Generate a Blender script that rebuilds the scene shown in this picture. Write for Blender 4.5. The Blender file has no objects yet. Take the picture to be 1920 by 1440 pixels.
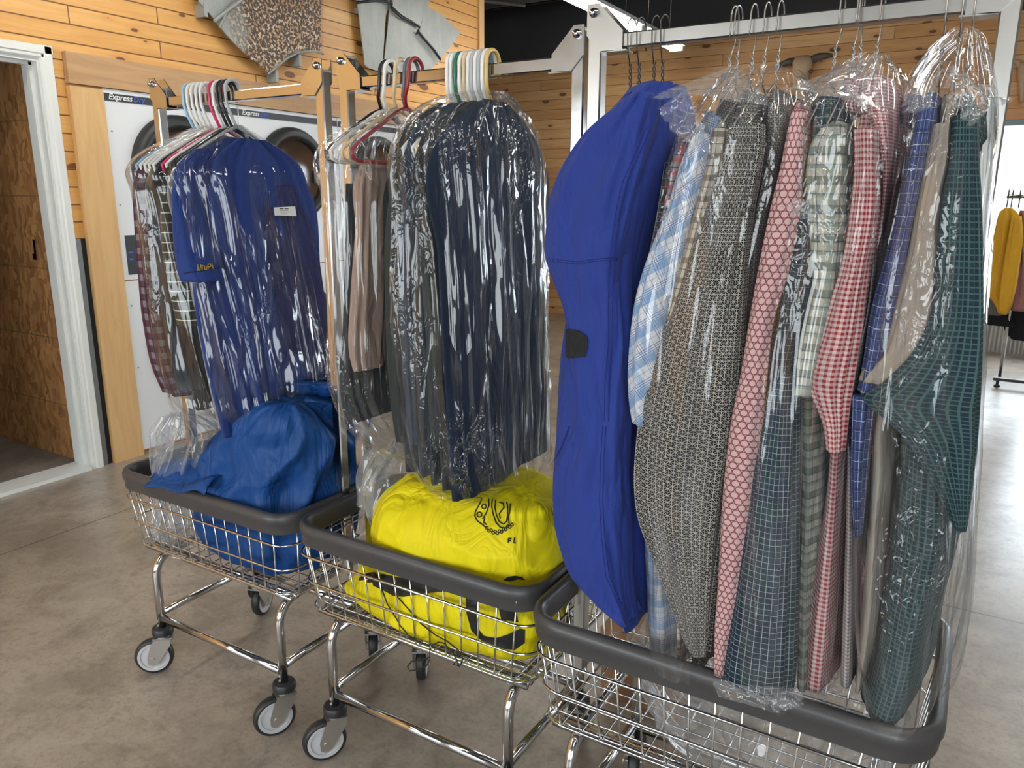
import bpy, bmesh, math, random
import numpy as np
from mathutils import Vector, Matrix, noise
from mathutils.bvhtree import BVHTree

random.seed(7)
PI = math.pi
scene = bpy.context.scene
COL = scene.collection

# ------------------------------------------------------------------ camera
# Survey frame: the measurements below were taken with the lens at height 1.57 of the survey.
# XF converts survey numbers to metres above the real floor when an object is linked.
CAM_H = 1.57
FLOOR_Z = 0.143                       # floor level under the carts, in cart survey numbers
XF = [(CAM_H - FLOOR_Z) / CAM_H, 0.0]   # (scale, z offset) for the room; the carts use (1, -FLOOR_Z)


def xf(p):
    return Vector((p[0] * XF[0], p[1] * XF[0], p[2] * XF[0] + XF[1]))


_f, _p, _yaw, _roll = 1440.0, math.radians(13.6), math.radians(31.0), math.radians(0.3)
FW = np.array([-math.sin(_yaw) * math.cos(_p), math.cos(_yaw) * math.cos(_p), -math.sin(_p)])
_R = np.array([math.cos(_yaw), math.sin(_yaw), 0.0])
_U = np.cross(_R, FW)
RT = _R * math.cos(_roll) + _U * math.sin(_roll)
UP = -_R * math.sin(_roll) + _U * math.cos(_roll)
CPOS = np.array([0.0, 0.0, CAM_H])
cam_data = bpy.data.cameras.new('camera')
cam = bpy.data.objects.new('camera', cam_data)
COL.objects.link(cam)
cam_data.sensor_width = 36.0
cam_data.lens = 27.0
cam_data.clip_start = 0.05
cam.matrix_world = Matrix(((RT[0], UP[0], -FW[0], 0), (RT[1], UP[1], -FW[1], 0), (RT[2], UP[2], -FW[2], CAM_H - FLOOR_Z), (0, 0, 0, 1)))
scene.camera = cam

# ------------------------------------------------------------------ view, world, lights
scene.view_settings.view_transform = 'Standard'
scene.view_settings.look = 'None'
scene.view_settings.exposure = 0.55
scene.view_settings.gamma = 1.0
scene.view_settings.use_curve_mapping = False
scene.cycles.transparent_max_bounces = 40
scene.cycles.max_bounces = 8
scene.cycles.caustics_reflective = False
scene.cycles.caustics_refractive = False

world = bpy.data.worlds.new('world')
scene.world = world
world.use_nodes = True
wn = world.node_tree.nodes
wl = world.node_tree.links
wn.clear()
wo = wn.new('ShaderNodeOutputWorld')
wb = wn.new('ShaderNodeBackground')
wtc = wn.new('ShaderNodeTexCoord')
wsep = wn.new('ShaderNodeSeparateXYZ')
wr = wn.new('ShaderNodeValToRGB')
wl.new(wtc.outputs['Generated'], wsep.inputs[0])
wl.new(wsep.outputs[2], wr.inputs[0])
wr.color_ramp.elements[0].position = 0.0
wr.color_ramp.elements[0].color = (0.80, 0.82, 0.80, 1)
wr.color_ramp.elements[1].position = 0.5
wr.color_ramp.elements[1].color = (0.70, 0.85, 1.0, 1)
wl.new(wr.outputs[0], wb.inputs[0])
wb.inputs[1].default_value = 1.6
wl.new(wb.outputs[0], wo.inputs[0])


def area_light(name, loc, rot, sx, sy, power, color):
    d = bpy.data.lights.new(name, 'AREA')
    d.shape = 'RECTANGLE'
    d.size = sx
    d.size_y = sy
    d.energy = power
    d.color = color
    o = bpy.data.objects.new(name, d)
    o.location = loc
    o.rotation_euler = rot
    COL.objects.link(o)
    return o


# daylight entering through the shop-front windows behind and to the right of the camera,
# and through the far window on the right
area_light('daylight_front_window', (-2.2, -2.68, 1.23), (PI / 2, 0, 0), 2.7, 1.5, 42, (0.86, 0.94, 1.0))
area_light('daylight_front_window', (1.45, -2.68, 1.23), (PI / 2, 0, 0), 2.7, 1.5, 42, (0.86, 0.94, 1.0))
area_light('daylight_far_window', (1.75, 8.45, 1.32), (-PI / 2, 0, 0), 3.3, 1.55, 110, (0.80, 0.91, 1.0))

# ------------------------------------------------------------------ pixel -> point helpers (1920x1440 frame)
def ray(x, y):
    d = FW * _f + RT * (x - 960.0) - UP * (y - 720.0)
    return d / np.linalg.norm(d)


def on_y(x, y, Y):
    d = ray(x, y)
    return CPOS + d * (Y / d[1])


def on_x(x, y, X):
    d = ray(x, y)
    return CPOS + d * (X / d[0])


def on_z(x, y, z):
    d = ray(x, y)
    return CPOS + d * ((z - CAM_H) / d[2])


# ------------------------------------------------------------------ mesh helpers
class MB:
    """collects geometry with per-corner uvs; build() links one mesh object"""
    def __init__(self):
        self.v = []
        self.f = []
        self.uv = []
        self.mi = []

    def add(self, verts, faces, uvs=None, mi=0):
        o = len(self.v)
        self.v += [tuple(map(float, p)) for p in verts]
        for k, fc in enumerate(faces):
            self.f.append([o + i for i in fc])
            self.uv.append(uvs[k] if uvs else [(0.0, 0.0)] * len(fc))
            self.mi.append(mi)

    def box(self, x0, x1, y0, y1, z0, z1, mi=0):
        vs = [(x0, y0, z0), (x1, y0, z0), (x1, y1, z0), (x0, y1, z0), (x0, y0, z1), (x1, y0, z1), (x1, y1, z1), (x0, y1, z1)]
        self.add(vs, [(0, 3, 2, 1), (4, 5, 6, 7), (0, 1, 5, 4), (1, 2, 6, 5), (2, 3, 7, 6), (3, 0, 4, 7)], mi=mi)

    def prism(self, pts, vec, mi=0):
        """closed polygon pts (3d) extruded along vec"""
        n = len(pts)
        vec = np.array(vec, float)
        a = [np.array(p, float) for p in pts]
        vs = a + [p + vec for p in a]
        fs = [tuple(range(n))[::-1], tuple(range(n, 2 * n))]
        fs += [(i, (i + 1) % n, n + (i + 1) % n, n + i) for i in range(n)]
        self.add(vs, fs, mi=mi)

    def tube(self, pts, r, n=8, closed=False, mi=0, cap=True):
        P = [np.array(p, float) for p in pts]
        m = len(P)
        rr = r if hasattr(r, '__len__') else [r] * m
        T = []
        for i in range(m):
            a = P[(i - 1) % m] if (closed or i > 0) else P[i]
            b = P[(i + 1) % m] if (closed or i < m - 1) else P[i]
            t = b - a
            T.append(t / (np.linalg.norm(t) + 1e-12))
        ref = np.array([0, 0, 1.0]) if abs(T[0][2]) < 0.9 else np.array([1.0, 0, 0])
        N = ref - T[0] * ref.dot(T[0])
        N /= np.linalg.norm(N)
        vs = []
        for i in range(m):
            N = N - T[i] * N.dot(T[i])
            N /= (np.linalg.norm(N) + 1e-12)
            B = np.cross(T[i], N)
            for k in range(n):
                a = 2 * PI * k / n
                vs.append(P[i] + rr[i] * (math.cos(a) * N + math.sin(a) * B))
        fs = []
        for i in range(m if closed else m - 1):
            j = (i + 1) % m
            for k in range(n):
                k2 = (k + 1) % n
                fs.append((i * n + k, i * n + k2, j * n + k2, j * n + k))
        if not closed and cap:
            fs.append(tuple(range(n))[::-1])
            fs.append(tuple((m - 1) * n + k for k in range(n)))
        self.add(vs, fs, mi=mi)

    def lathe(self, prof, origin, axis='z', n=32, mi=0, rot=None, cap=True):
        """prof: [(r, h)]"""
        vs = []
        for (r, h) in prof:
            for k in range(n):
                a = 2 * PI * k / n
                c, s = r * math.cos(a), r * math.sin(a)
                p = {'z': (c, s, h), 'y': (c, h, s), 'x': (h, c, s)}[axis]
                if rot is not None:
                    p = rot @ Vector(p)
                vs.append((p[0] + origin[0], p[1] + origin[1], p[2] + origin[2]))
        fs = []
        for i in range(len(prof) - 1):
            for k in range(n):
                k2 = (k + 1) % n
                fs.append((i * n + k, i * n + k2, (i + 1) * n + k2, (i + 1) * n + k))
        if cap:
            fs.append(tuple(range(n)))
            fs.append(tuple((len(prof) - 1) * n + k for k in range(n))[::-1])
        self.add(vs, fs, mi=mi)

    def loft(self, rings, closed=True, cap0=False, cap1=False, mi=0, uvoff=(0, 0)):
        R = np.array(rings, float)
        m, n, _ = R.shape
        nxt = np.roll(R, -1, axis=1) if closed else R[:, 1:]
        seg = np.linalg.norm(nxt - (R if closed else R[:, :-1]), axis=2).mean(axis=0)
        u = np.concatenate([[0], np.cumsum(seg)])
        cen = R[:, :n // 2].mean(axis=1)
        v = np.concatenate([[0], np.cumsum(np.linalg.norm(np.diff(cen, axis=0), axis=1))])
        vs = R.reshape(-1, 3)
        fs, uv = [], []
        cnt = n if closed else n - 1
        for i in range(m - 1):
            for k in range(cnt):
                k2 = (k + 1) % n
                fs.append((i * n + k, i * n + k2, (i + 1) * n + k2, (i + 1) * n + k))
                uv.append([(u[k] + uvoff[0], v[i] + uvoff[1]), (u[k + 1] + uvoff[0], v[i] + uvoff[1]),
                           (u[k + 1] + uvoff[0], v[i + 1] + uvoff[1]), (u[k] + uvoff[0], v[i + 1] + uvoff[1])])
        if cap0:
            fs.append(tuple(range(n)))
            uv.append([(u[k], 0) for k in range(n)])
        if cap1:
            fs.append(tuple((m - 1) * n + k for k in range(n)))
            uv.append([(u[k], v[-1]) for k in range(n)])
        self.add(vs, fs, uv, mi=mi)

    def build(self, name, mats, parent=None, smooth=True, angle=None):
        me = bpy.data.meshes.new(name)
        me.from_pydata([tuple(xf(p)) for p in self.v], [], self.f)
        uvl = me.uv_layers.new(name='UVMap')
        flat = [c for fc in self.uv for p in fc for c in p]
        uvl.data.foreach_set('uv', flat)
        for m in (mats if isinstance(mats, (list, tuple)) else [mats]):
            me.materials.append(m)
        me.polygons.foreach_set('material_index', self.mi)
        bm = bmesh.new()
        bm.from_mesh(me)
        bmesh.ops.recalc_face_normals(bm, faces=bm.faces)
        if angle is not None:
            for e in bm.edges:
                if len(e.link_faces) == 2 and e.calc_face_angle(0) > angle:
                    e.smooth = False
        for fc in bm.faces:
            fc.smooth = smooth
        bm.to_mesh(me)
        bm.free()
        o = bpy.data.objects.new(name, me)
        COL.objects.link(o)
        if parent:
            o.parent = parent
        return o

    def bvh(self):
        return BVHTree.FromPolygons([Vector(p) for p in self.v], self.f)


def tag(o, label=None, cat=None, group=None, kind=None):
    if label:
        o['label'] = label
    if cat:
        o['category'] = cat
    if group:
        o['group'] = group
    if kind:
        o['kind'] = kind
    return o


def thing(name, loc, label, cat, group=None):
    o = bpy.data.objects.new(name, None)
    o.empty_display_size = 0.05
    COL.objects.link(o)
    o.location = xf(loc)
    return tag(o, label, cat, group)


def part(mb, name, m, root, smooth=True, angle=None):
    """mesh given in world coordinates, parented under a root that sits at root.location"""
    o = mb.build(name, m, None, smooth, angle)
    o.parent = root
    loc = root.location
    base = root
    while base.parent:
        base = base.parent
        loc = loc + base.location
    for v in o.data.vertices:
        v.co -= loc
    return o


def struct(o):
    o['kind'] = 'structure'
    return o


def sup(v, e):
    return math.copysign(abs(v) ** e, v)


# ------------------------------------------------------------------ materials
class NT:
    def __init__(self, name):
        self.m = bpy.data.materials.new(name)
        self.m.use_nodes = True
        self.t = self.m.node_tree
        self.t.nodes.clear()
        self.out = self.t.nodes.new('ShaderNodeOutputMaterial')

    def n(self, typ, **kw):
        nd = self.t.nodes.new(typ)
        for k, v in kw.items():
            setattr(nd, k, v)
        return nd

    def link(self, a, b):
        self.t.links.new(a, b)

    def setin(self, sock, v):
        if isinstance(v, bpy.types.NodeSocket):
            self.link(v, sock)
        elif v is not None:
            if hasattr(sock.default_value, '__len__') and not hasattr(v, '__len__'):
                v = [v] * len(sock.default_value)
            if hasattr(v, '__len__') and len(sock.default_value) == 4 and len(v) == 3:
                v = (*v, 1)
            sock.default_value = v

    def math(self, op, a, b=None, c=None, clamp=False):
        nd = self.n('ShaderNodeMath', operation=op, use_clamp=clamp)
        self.setin(nd.inputs[0], a)
        if b is not None:
            self.setin(nd.inputs[1], b)
        if c is not None:
            self.setin(nd.inputs[2], c)
        return nd.outputs[0]

    def mix(self, fac, a, b, mode='MIX'):
        nd = self.n('ShaderNodeMix', data_type='RGBA', blend_type=mode)
        self.setin(nd.inputs[0], fac)
        self.setin(nd.inputs[6], a)
        self.setin(nd.inputs[7], b)
        return nd.outputs[2]

    def coords(self, kind='Object', scale=(1, 1, 1), rot=(0, 0, 0), loc=(0, 0, 0)):
        tc = self.n('ShaderNodeTexCoord')
        mp = self.n('ShaderNodeMapping')
        self.link(tc.outputs[kind], mp.inputs[0])
        mp.inputs['Scale'].default_value = scale
        mp.inputs['Rotation'].default_value = rot
        mp.inputs['Location'].default_value = loc
        return mp.outputs[0]

    def world_pos(self, scale=(1, 1, 1), loc=(0, 0, 0)):
        g = self.n('ShaderNodeNewGeometry')
        mp = self.n('ShaderNodeMapping')
        self.link(g.outputs['Position'], mp.inputs[0])
        mp.inputs['Scale'].default_value = scale
        mp.inputs['Location'].default_value = loc
        return mp.outputs[0]

    def noise(self, vec, scale, detail=3, rough=0.5, dist=0.0):
        nd = self.n('ShaderNodeTexNoise')
        if vec is not None:
            self.link(vec, nd.inputs['Vector'])
        nd.inputs['Scale'].default_value = scale
        nd.inputs['Detail'].default_value = detail
        nd.inputs['Roughness'].default_value = rough
        nd.inputs['Distortion'].default_value = dist
        return nd.outputs[0]

    def ramp(self, fac, stops):
        nd = self.n('ShaderNodeValToRGB')
        self.link(fac, nd.inputs[0])
        cr = nd.color_ramp
        while len(cr.elements) < len(stops):
            cr.elements.new(0.5)
        for e, (p, c) in zip(cr.elements, stops):
            e.position = p
            e.color = (*c, 1) if len(c) == 3 else c
        return nd.outputs[0]

    def bump(self, h, strength=0.3, dist=0.002, normal=None):
        nd = self.n('ShaderNodeBump')
        self.link(h, nd.inputs['Height'])
        nd.inputs['Strength'].default_value = strength
        nd.inputs['Distance'].default_value = dist
        if normal is not None:
            self.link(normal, nd.inputs['Normal'])
        return nd.outputs[0]

    def pbr(self, color, rough=0.5, metal=0.0, normal=None, sheen=0.0, spec=0.5, coat=0.0, emit=None, estr=0.0, trans=0.0):
        b = self.n('ShaderNodeBsdfPrincipled')
        self.setin(b.inputs['Base Color'], color)
        self.setin(b.inputs['Roughness'], rough)
        self.setin(b.inputs['Metallic'], metal)
        b.inputs['Specular IOR Level'].default_value = spec
        b.inputs['Sheen Weight'].default_value = sheen
        b.inputs['Coat Weight'].default_value = coat
        b.inputs['Transmission Weight'].default_value = trans
        if emit is not None:
            self.setin(b.inputs['Emission Color'], emit)
            b.inputs['Emission Strength'].default_value = estr
        if normal is not None:
            self.link(normal, b.inputs['Normal'])
        self.link(b.outputs[0], self.out.inputs[0])
        return self.m


def plain(name, color, rough=0.5, metal=0.0, nscale=0, namp=0.1, bump=0.0, spec=0.5, coat=0.0):
    t = NT(name)
    c = color
    nrm = None
    if nscale:
        v = t.world_pos()
        f = t.noise(v, nscale, 4)
        lo = [x * (1 - namp) for x in color]
        hi = [min(1, x * (1 + namp)) for x in color]
        c = t.mix(f, lo, hi)
        if bump:
            nrm = t.bump(f, bump, 0.003)
    return t.pbr(c, rough, metal, nrm, spec=spec, coat=coat)


def plank_material(name, along, base, dark, light, row=0.0859, length=1.75, off=0.0, loc=(0, 0, 0), seamw=0.0040):
    """tongue and groove boards; along = axis index the boards run along"""
    t = NT(name)
    g = t.n('ShaderNodeNewGeometry')
    sep = t.n('ShaderNodeSeparateXYZ')
    t.link(g.outputs['Position'], sep.inputs[0])
    cmb = t.n('ShaderNodeCombineXYZ')
    t.link(t.math('ADD', sep.outputs[along], loc[0]), cmb.inputs[0])
    t.link(t.math('ADD', sep.outputs[2], off), cmb.inputs[1])
    br = t.n('ShaderNodeTexBrick', offset=0.37, offset_frequency=2, squash=1.35, squash_frequency=3)
    t.link(cmb.outputs[0], br.inputs['Vector'])
    br.inputs['Scale'].default_value = 1.0
    br.inputs['Brick Width'].default_value = length
    br.inputs['Row Height'].default_value = row
    br.inputs['Mortar Size'].default_value = seamw
    br.inputs['Mortar Smooth'].default_value = 0.4
    br.inputs['Bias'].default_value = 0.0
    br.inputs['Color1'].default_value = (0, 0, 0, 1)
    br.inputs['Color2'].default_value = (1, 1, 1, 1)
    br.inputs['Mortar'].default_value = (0.5, 0.5, 0.5, 1)
    tone = br.outputs['Color']
    # grain shifted per board
    sh = t.n('ShaderNodeVectorMath', operation='MULTIPLY_ADD')
    t.link(tone, sh.inputs[0])
    sh.inputs[1].default_value = (7.3, 3.1, 5.7)
    t.link(cmb.outputs[0], sh.inputs[2])
    mp = t.n('ShaderNodeMapping')
    t.link(sh.outputs[0], mp.inputs[0])
    mp.inputs['Scale'].default_value = (1.6, 26, 1)
    grain = t.noise(mp.outputs[0], 1.6, 5, 0.6, 0.6)
    mp2 = t.n('ShaderNodeMapping')
    t.link(sh.outputs[0], mp2.inputs[0])
    mp2.inputs['Scale'].default_value = (0.8, 5, 1)
    band = t.noise(mp2.outputs[0], 1.4, 2)
    col = t.mix(tone, base, light)
    col = t.mix(t.math('MULTIPLY', t.ramp(grain, [(0.35, (0, 0, 0)), (0.75, (1, 1, 1))]), 0.55), col, dark)
    col = t.mix(t.math('MULTIPLY', t.ramp(band, [(0.52, (0, 0, 0)), (0.75, (1, 1, 1))]), 0.55), col, dark)
    # knots
    mp3 = t.n('ShaderNodeMapping')
    t.link(sh.outputs[0], mp3.inputs[0])
    mp3.inputs['Scale'].default_value = (2.3, 5.4, 1)
    vo = t.n('ShaderNodeTexVoronoi', voronoi_dimensions='2D')
    t.link(mp3.outputs[0], vo.inputs['Vector'])
    vo.inputs['Scale'].default_value = 1.0
    vsep = t.n('ShaderNodeSeparateColor')
    t.link(vo.outputs['Color'], vsep.inputs[0])
    thr = t.math('MULTIPLY', t.math('SUBTRACT', vsep.outputs[0], 0.35, clamp=True), 0.20)
    d = t.math('SUBTRACT', vo.outputs['Distance'], thr)
    knot = t.ramp(d, [(0.0, (1, 1, 1)), (0.02, (0, 0, 0))])
    halo = t.ramp(d, [(0.0, (1, 1, 1)), (0.13, (0, 0, 0))])
    col = t.mix(t.math('MULTIPLY', halo, 0.4), col, dark)
    col = t.mix(t.math('MULTIPLY', knot, 0.85), col, (0.10, 0.035, 0.015))
    col = t.mix(br.outputs['Fac'], col, (0.20, 0.085, 0.025))
    h = t.math('SUBTRACT', 1.0, br.outputs['Fac'])
    nrm = t.bump(h, 0.6, 0.004)
    return t.pbr(col, 0.42, 0, nrm, spec=0.4)


M = {}
M['wall_left'] = plank_material('pine_boards_left', 1, (0.70, 0.375, 0.115), (0.56, 0.24, 0.06), (0.78, 0.46, 0.165), off=0.0764)
M['wall_back'] = plank_material('pine_boards_back', 0, (0.66, 0.36, 0.14), (0.50, 0.22, 0.07), (0.78, 0.50, 0.24), row=0.1136, length=2.6, off=0.03, seamw=0.003)


def board_material(name, base, dark, along):
    t = NT(name)
    s = [9, 9, 9]
    s[along] = 0.9
    v = t.world_pos(tuple(s))
    g1 = t.noise(v, 2.0, 6, 0.6, 1.2)
    col = t.mix(t.ramp(g1, [(0.38, (0, 0, 0)), (0.72, (1, 1, 1))]), base, dark)
    s2 = [5, 5, 5]
    s2[along] = 2.0
    v2 = t.world_pos(tuple(s2))
    vo = t.n('ShaderNodeTexVoronoi')
    t.link(v2, vo.inputs['Vector'])
    vo.inputs['Scale'].default_value = 0.8
    k = t.ramp(vo.outputs['Distance'], [(0.03, (1, 1, 1)), (0.085, (0, 0, 0))])
    col = t.mix(t.math('MULTIPLY', k, 0.7), col, [c * 0.35 for c in dark])
    return t.pbr(col, 0.55, 0, t.bump(g1, 0.15, 0.002))


M['stud'] = board_material('spruce_board', (0.70, 0.45, 0.20), (0.60, 0.35, 0.14), 2)
M['beam'] = board_material('weathered_pine_board', (0.52, 0.32, 0.16), (0.41, 0.23, 0.11), 1)
M['endgrain'] = plain('board_edge', (0.45, 0.25, 0.11), 0.7, nscale=20, namp=0.2)
M['white_trim'] = plain('white_painted_trim', (0.76, 0.77, 0.74), 0.35, nscale=6, namp=0.04)
M['white_enamel'] = plain('white_enamel_panel', (0.80, 0.82, 0.84), 0.3, nscale=3, namp=0.03)
M['dark_grey'] = plain('dark_grey_plastic', (0.022, 0.024, 0.026), 0.45)
M['mid_grey'] = plain('grey_plastic', (0.16, 0.165, 0.17), 0.4)
M['black_strip'] = plain('black_label_strip', (0.022, 0.023, 0.027), 0.35)
M['white_ink'] = plain('white_ink', (0.85, 0.85, 0.85), 0.5)
M['blue_ink'] = plain('blue_ink', (0.05, 0.12, 0.62), 0.5)
M['orange_ink'] = plain('orange_ink', (0.85, 0.33, 0.08), 0.5)
M['flash'] = plain('grey_metal_flashing', (0.22, 0.23, 0.23), 0.35, 0.6, nscale=5, namp=0.15)
M['black'] = plain('gap_shade_black', (0.010, 0.010, 0.011), 0.75)
M['ceiling'] = plain('black_painted_deck', (0.042, 0.045, 0.052), 0.7, nscale=2, namp=0.3)
M['purlin'] = plain('dusty_black_steel', (0.15, 0.145, 0.14), 0.6, nscale=5, namp=0.3)
M['fixture'] = plain('white_fixture_metal', (0.75, 0.75, 0.72), 0.4, nscale=5, namp=0.03)


def osb():
    t = NT('oriented_strand_board')
    v = t.world_pos((1, 1, 1))
    nn = t.n('ShaderNodeTexNoise')
    t.link(v, nn.inputs['Vector'])
    nn.inputs['Scale'].default_value = 7
    rot = t.n('ShaderNodeVectorMath', operation='MULTIPLY_ADD')
    t.link(nn.outputs['Color'], rot.inputs[0])
    rot.inputs[1].default_value = (0.14, 0.14, 0.14)
    t.link(v, rot.inputs[2])
    mp = t.n('ShaderNodeMapping')
    t.link(rot.outputs[0], mp.inputs[0])
    mp.inputs['Scale'].default_value = (42, 42, 16)
    mp.inputs['Rotation'].default_value = (0, 0.35, 0)
    vo = t.n('ShaderNodeTexVoronoi')
    t.link(mp.outputs[0], vo.inputs['Vector'])
    vo.inputs['Scale'].default_value = 1.0
    sc = t.n('ShaderNodeSeparateColor')
    t.link(vo.outputs['Color'], sc.inputs[0])
    col = t.ramp(sc.outputs[0], [(0.0, (0.24, 0.105, 0.035)), (0.5, (0.40, 0.19, 0.065)), (1.0, (0.55, 0.30, 0.115))])
    big = t.noise(v, 2.2, 3)
    col = t.mix(t.math('MULTIPLY', big, 0.5), col, (0.27, 0.12, 0.04))
    # thin green panel marks
    sep = t.n('ShaderNodeSeparateXYZ')
    t.link(v, sep.inputs[0])
    fr = t.math('FRACT', t.math('DIVIDE', t.math('ADD', sep.outputs[2], 0.055), 0.3694))
    ln = t.math('LESS_THAN', fr, 0.018)
    col = t.mix(t.math('MULTIPLY', ln, 0.6), col, (0.10, 0.10, 0.05))
    return t.pbr(col, 0.7, 0, t.bump(sc.outputs[0], 0.25, 0.002))


M['osb'] = osb()


def concrete(name, dull=False):
    t = NT(name)
    v = t.world_pos((1, 1, 1))
    a = t.noise(v, 0.8, 6, 0.65, 0.6)
    b = t.noise(v, 4.0, 7, 0.72, 0.5)
    c = t.noise(v, 70.0, 4, 0.75)
    e = t.noise(v, 22.0, 5, 0.7, 0.4)
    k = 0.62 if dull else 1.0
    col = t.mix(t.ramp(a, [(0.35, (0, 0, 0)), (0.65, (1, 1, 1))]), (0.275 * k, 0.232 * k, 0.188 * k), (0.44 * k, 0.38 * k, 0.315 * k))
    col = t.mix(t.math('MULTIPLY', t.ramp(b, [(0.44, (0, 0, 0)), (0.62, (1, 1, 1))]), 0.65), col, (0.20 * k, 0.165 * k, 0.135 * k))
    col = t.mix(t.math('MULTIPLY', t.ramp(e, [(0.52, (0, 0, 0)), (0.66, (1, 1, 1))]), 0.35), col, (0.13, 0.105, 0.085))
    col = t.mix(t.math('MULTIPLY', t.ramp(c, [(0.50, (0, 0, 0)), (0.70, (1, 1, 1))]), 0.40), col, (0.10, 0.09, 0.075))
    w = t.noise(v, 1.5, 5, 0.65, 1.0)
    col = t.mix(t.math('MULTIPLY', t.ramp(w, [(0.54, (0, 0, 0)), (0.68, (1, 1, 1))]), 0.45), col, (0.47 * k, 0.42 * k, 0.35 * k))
    # saw-cut control joints
    sep = t.n('ShaderNodeSeparateXYZ')
    t.link(v, sep.inputs[0])

    def cut(sock, pos):
        return t.math('LESS_THAN', t.math('ABSOLUTE', t.math('SUBTRACT', sock, pos)), 0.0035)
    if not dull:
        j = t.math('MAXIMUM', cut(sep.outputs[1], 2.972), cut(sep.outputs[0], -3.272))
        j = t.math('MAXIMUM', j, cut(sep.outputs[1], 7.38))
        col = t.mix(t.math('MULTIPLY', j, 0.85), col, (0.03, 0.026, 0.02))
    r = t.math('MULTIPLY_ADD', b, 0.25, 0.62 if dull else 0.20)
    return t.pbr(col, r, 0, t.bump(b, 0.05, 0.002), spec=0.5)


M['floor'] = concrete('sealed_concrete')
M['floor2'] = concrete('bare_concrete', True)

t = NT('chrome')
M['chrome'] = t.pbr((0.62, 0.62, 0.62), t.math('MULTIPLY_ADD', t.noise(t.world_pos(), 30, 2), 0.12, 0.07), 1.0)
t = NT('zinc_plated_steel')
M['zinc'] = t.pbr(t.mix(t.noise(t.world_pos((1, 1, 0.4)), 9, 3), (0.36, 0.345, 0.32), (0.52, 0.50, 0.47)), 0.30, 1.0)
t = NT('yellow_chromate_steel')
M['chromate'] = t.pbr(t.mix(t.noise(t.world_pos((1, 1, 0.4)), 7, 3), (0.62, 0.50, 0.28), (0.60, 0.53, 0.47)), 0.25, 1.0)
M['rim'] = plain('charcoal_vinyl_bumper', (0.058, 0.056, 0.058), 0.38, nscale=9, namp=0.12)
M['rubber'] = plain('black_rubber', (0.022, 0.023, 0.025), 0.42, nscale=20, namp=0.2)
M['wheel_grey'] = plain('grey_wheel_core', (0.56, 0.56, 0.57), 0.4)
t = NT('plated_fork')
M['fork'] = t.pbr((0.60, 0.59, 0.56), 0.32, 0.9)
M['cardboard'] = plain('brown_cardboard', (0.30, 0.15, 0.075), 0.8, nscale=10, namp=0.1)


def galvanised(name, rust=False):
    t = NT(name)
    v = t.world_pos()
    a = t.noise(v, 6, 6, 0.7, 0.8)
    b = t.noise(t.world_pos((1, 1, 0.2)), 12, 4, 0.6)
    col = t.mix(a, (0.27, 0.29, 0.28), (0.40, 0.42, 0.40))
    col = t.mix(t.math('MULTIPLY', t.ramp(b, [(0.5, (0, 0, 0)), (0.7, (1, 1, 1))]), 0.4), col, (0.5, 0.5, 0.47))
    if rust:
        vo = t.n('ShaderNodeTexVoronoi')
        t.link(v, vo.inputs['Vector'])
        vo.inputs['Scale'].default_value = 42
        vo.inputs['Randomness'].default_value = 1.0
        fl = t.noise(v, 55, 3, 0.6)
        flake = t.ramp(fl, [(0.50, (0, 0, 0)), (0.56, (1, 1, 1))])
        hue = t.n('ShaderNodeSeparateColor')
        t.link(vo.outputs['Color'], hue.inputs[0])
        lightc = t.ramp(hue.outputs[0], [(0.0, (0.42, 0.22, 0.10)), (0.5, (0.58, 0.40, 0.24)), (1.0, (0.66, 0.58, 0.46))])
        rc = t.mix(flake, (0.085, 0.06, 0.05), lightc)
        sep = t.n('ShaderNodeSeparateXYZ')
        t.link(v, sep.inputs[0])
        edge = t.math('ADD', sep.outputs[1], t.math('MULTIPLY', t.noise(v, 9, 3), 0.25))
        mask = t.ramp(t.math('SUBTRACT', edge, 3.38), [(0.0, (0, 0, 0)), (0.14, (1, 1, 1))])
        col = t.mix(mask, col, rc)
    return t.pbr(col, 0.6, 0.25, t.bump(a, 0.2, 0.003))


M['galv'] = galvanised('galvanised_steel')
M['rust'] = galvanised('rusted_galvanised_steel', True)


def plastic_hanger(name, c):
    return plain(name, c, 0.32)


def bone():
    t = NT('aged_bone')
    v = t.world_pos()
    a = t.noise(v, 14, 5, 0.7, 0.5)
    return t.pbr(t.mix(a, (0.70, 0.55, 0.38), (0.42, 0.27, 0.16)), 0.7, 0, t.bump(a, 0.3, 0.004))


M['bone'] = bone()
M['horn'] = plain('dark_horn', (0.10, 0.085, 0.07), 0.5, nscale=14, namp=0.6)


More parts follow.
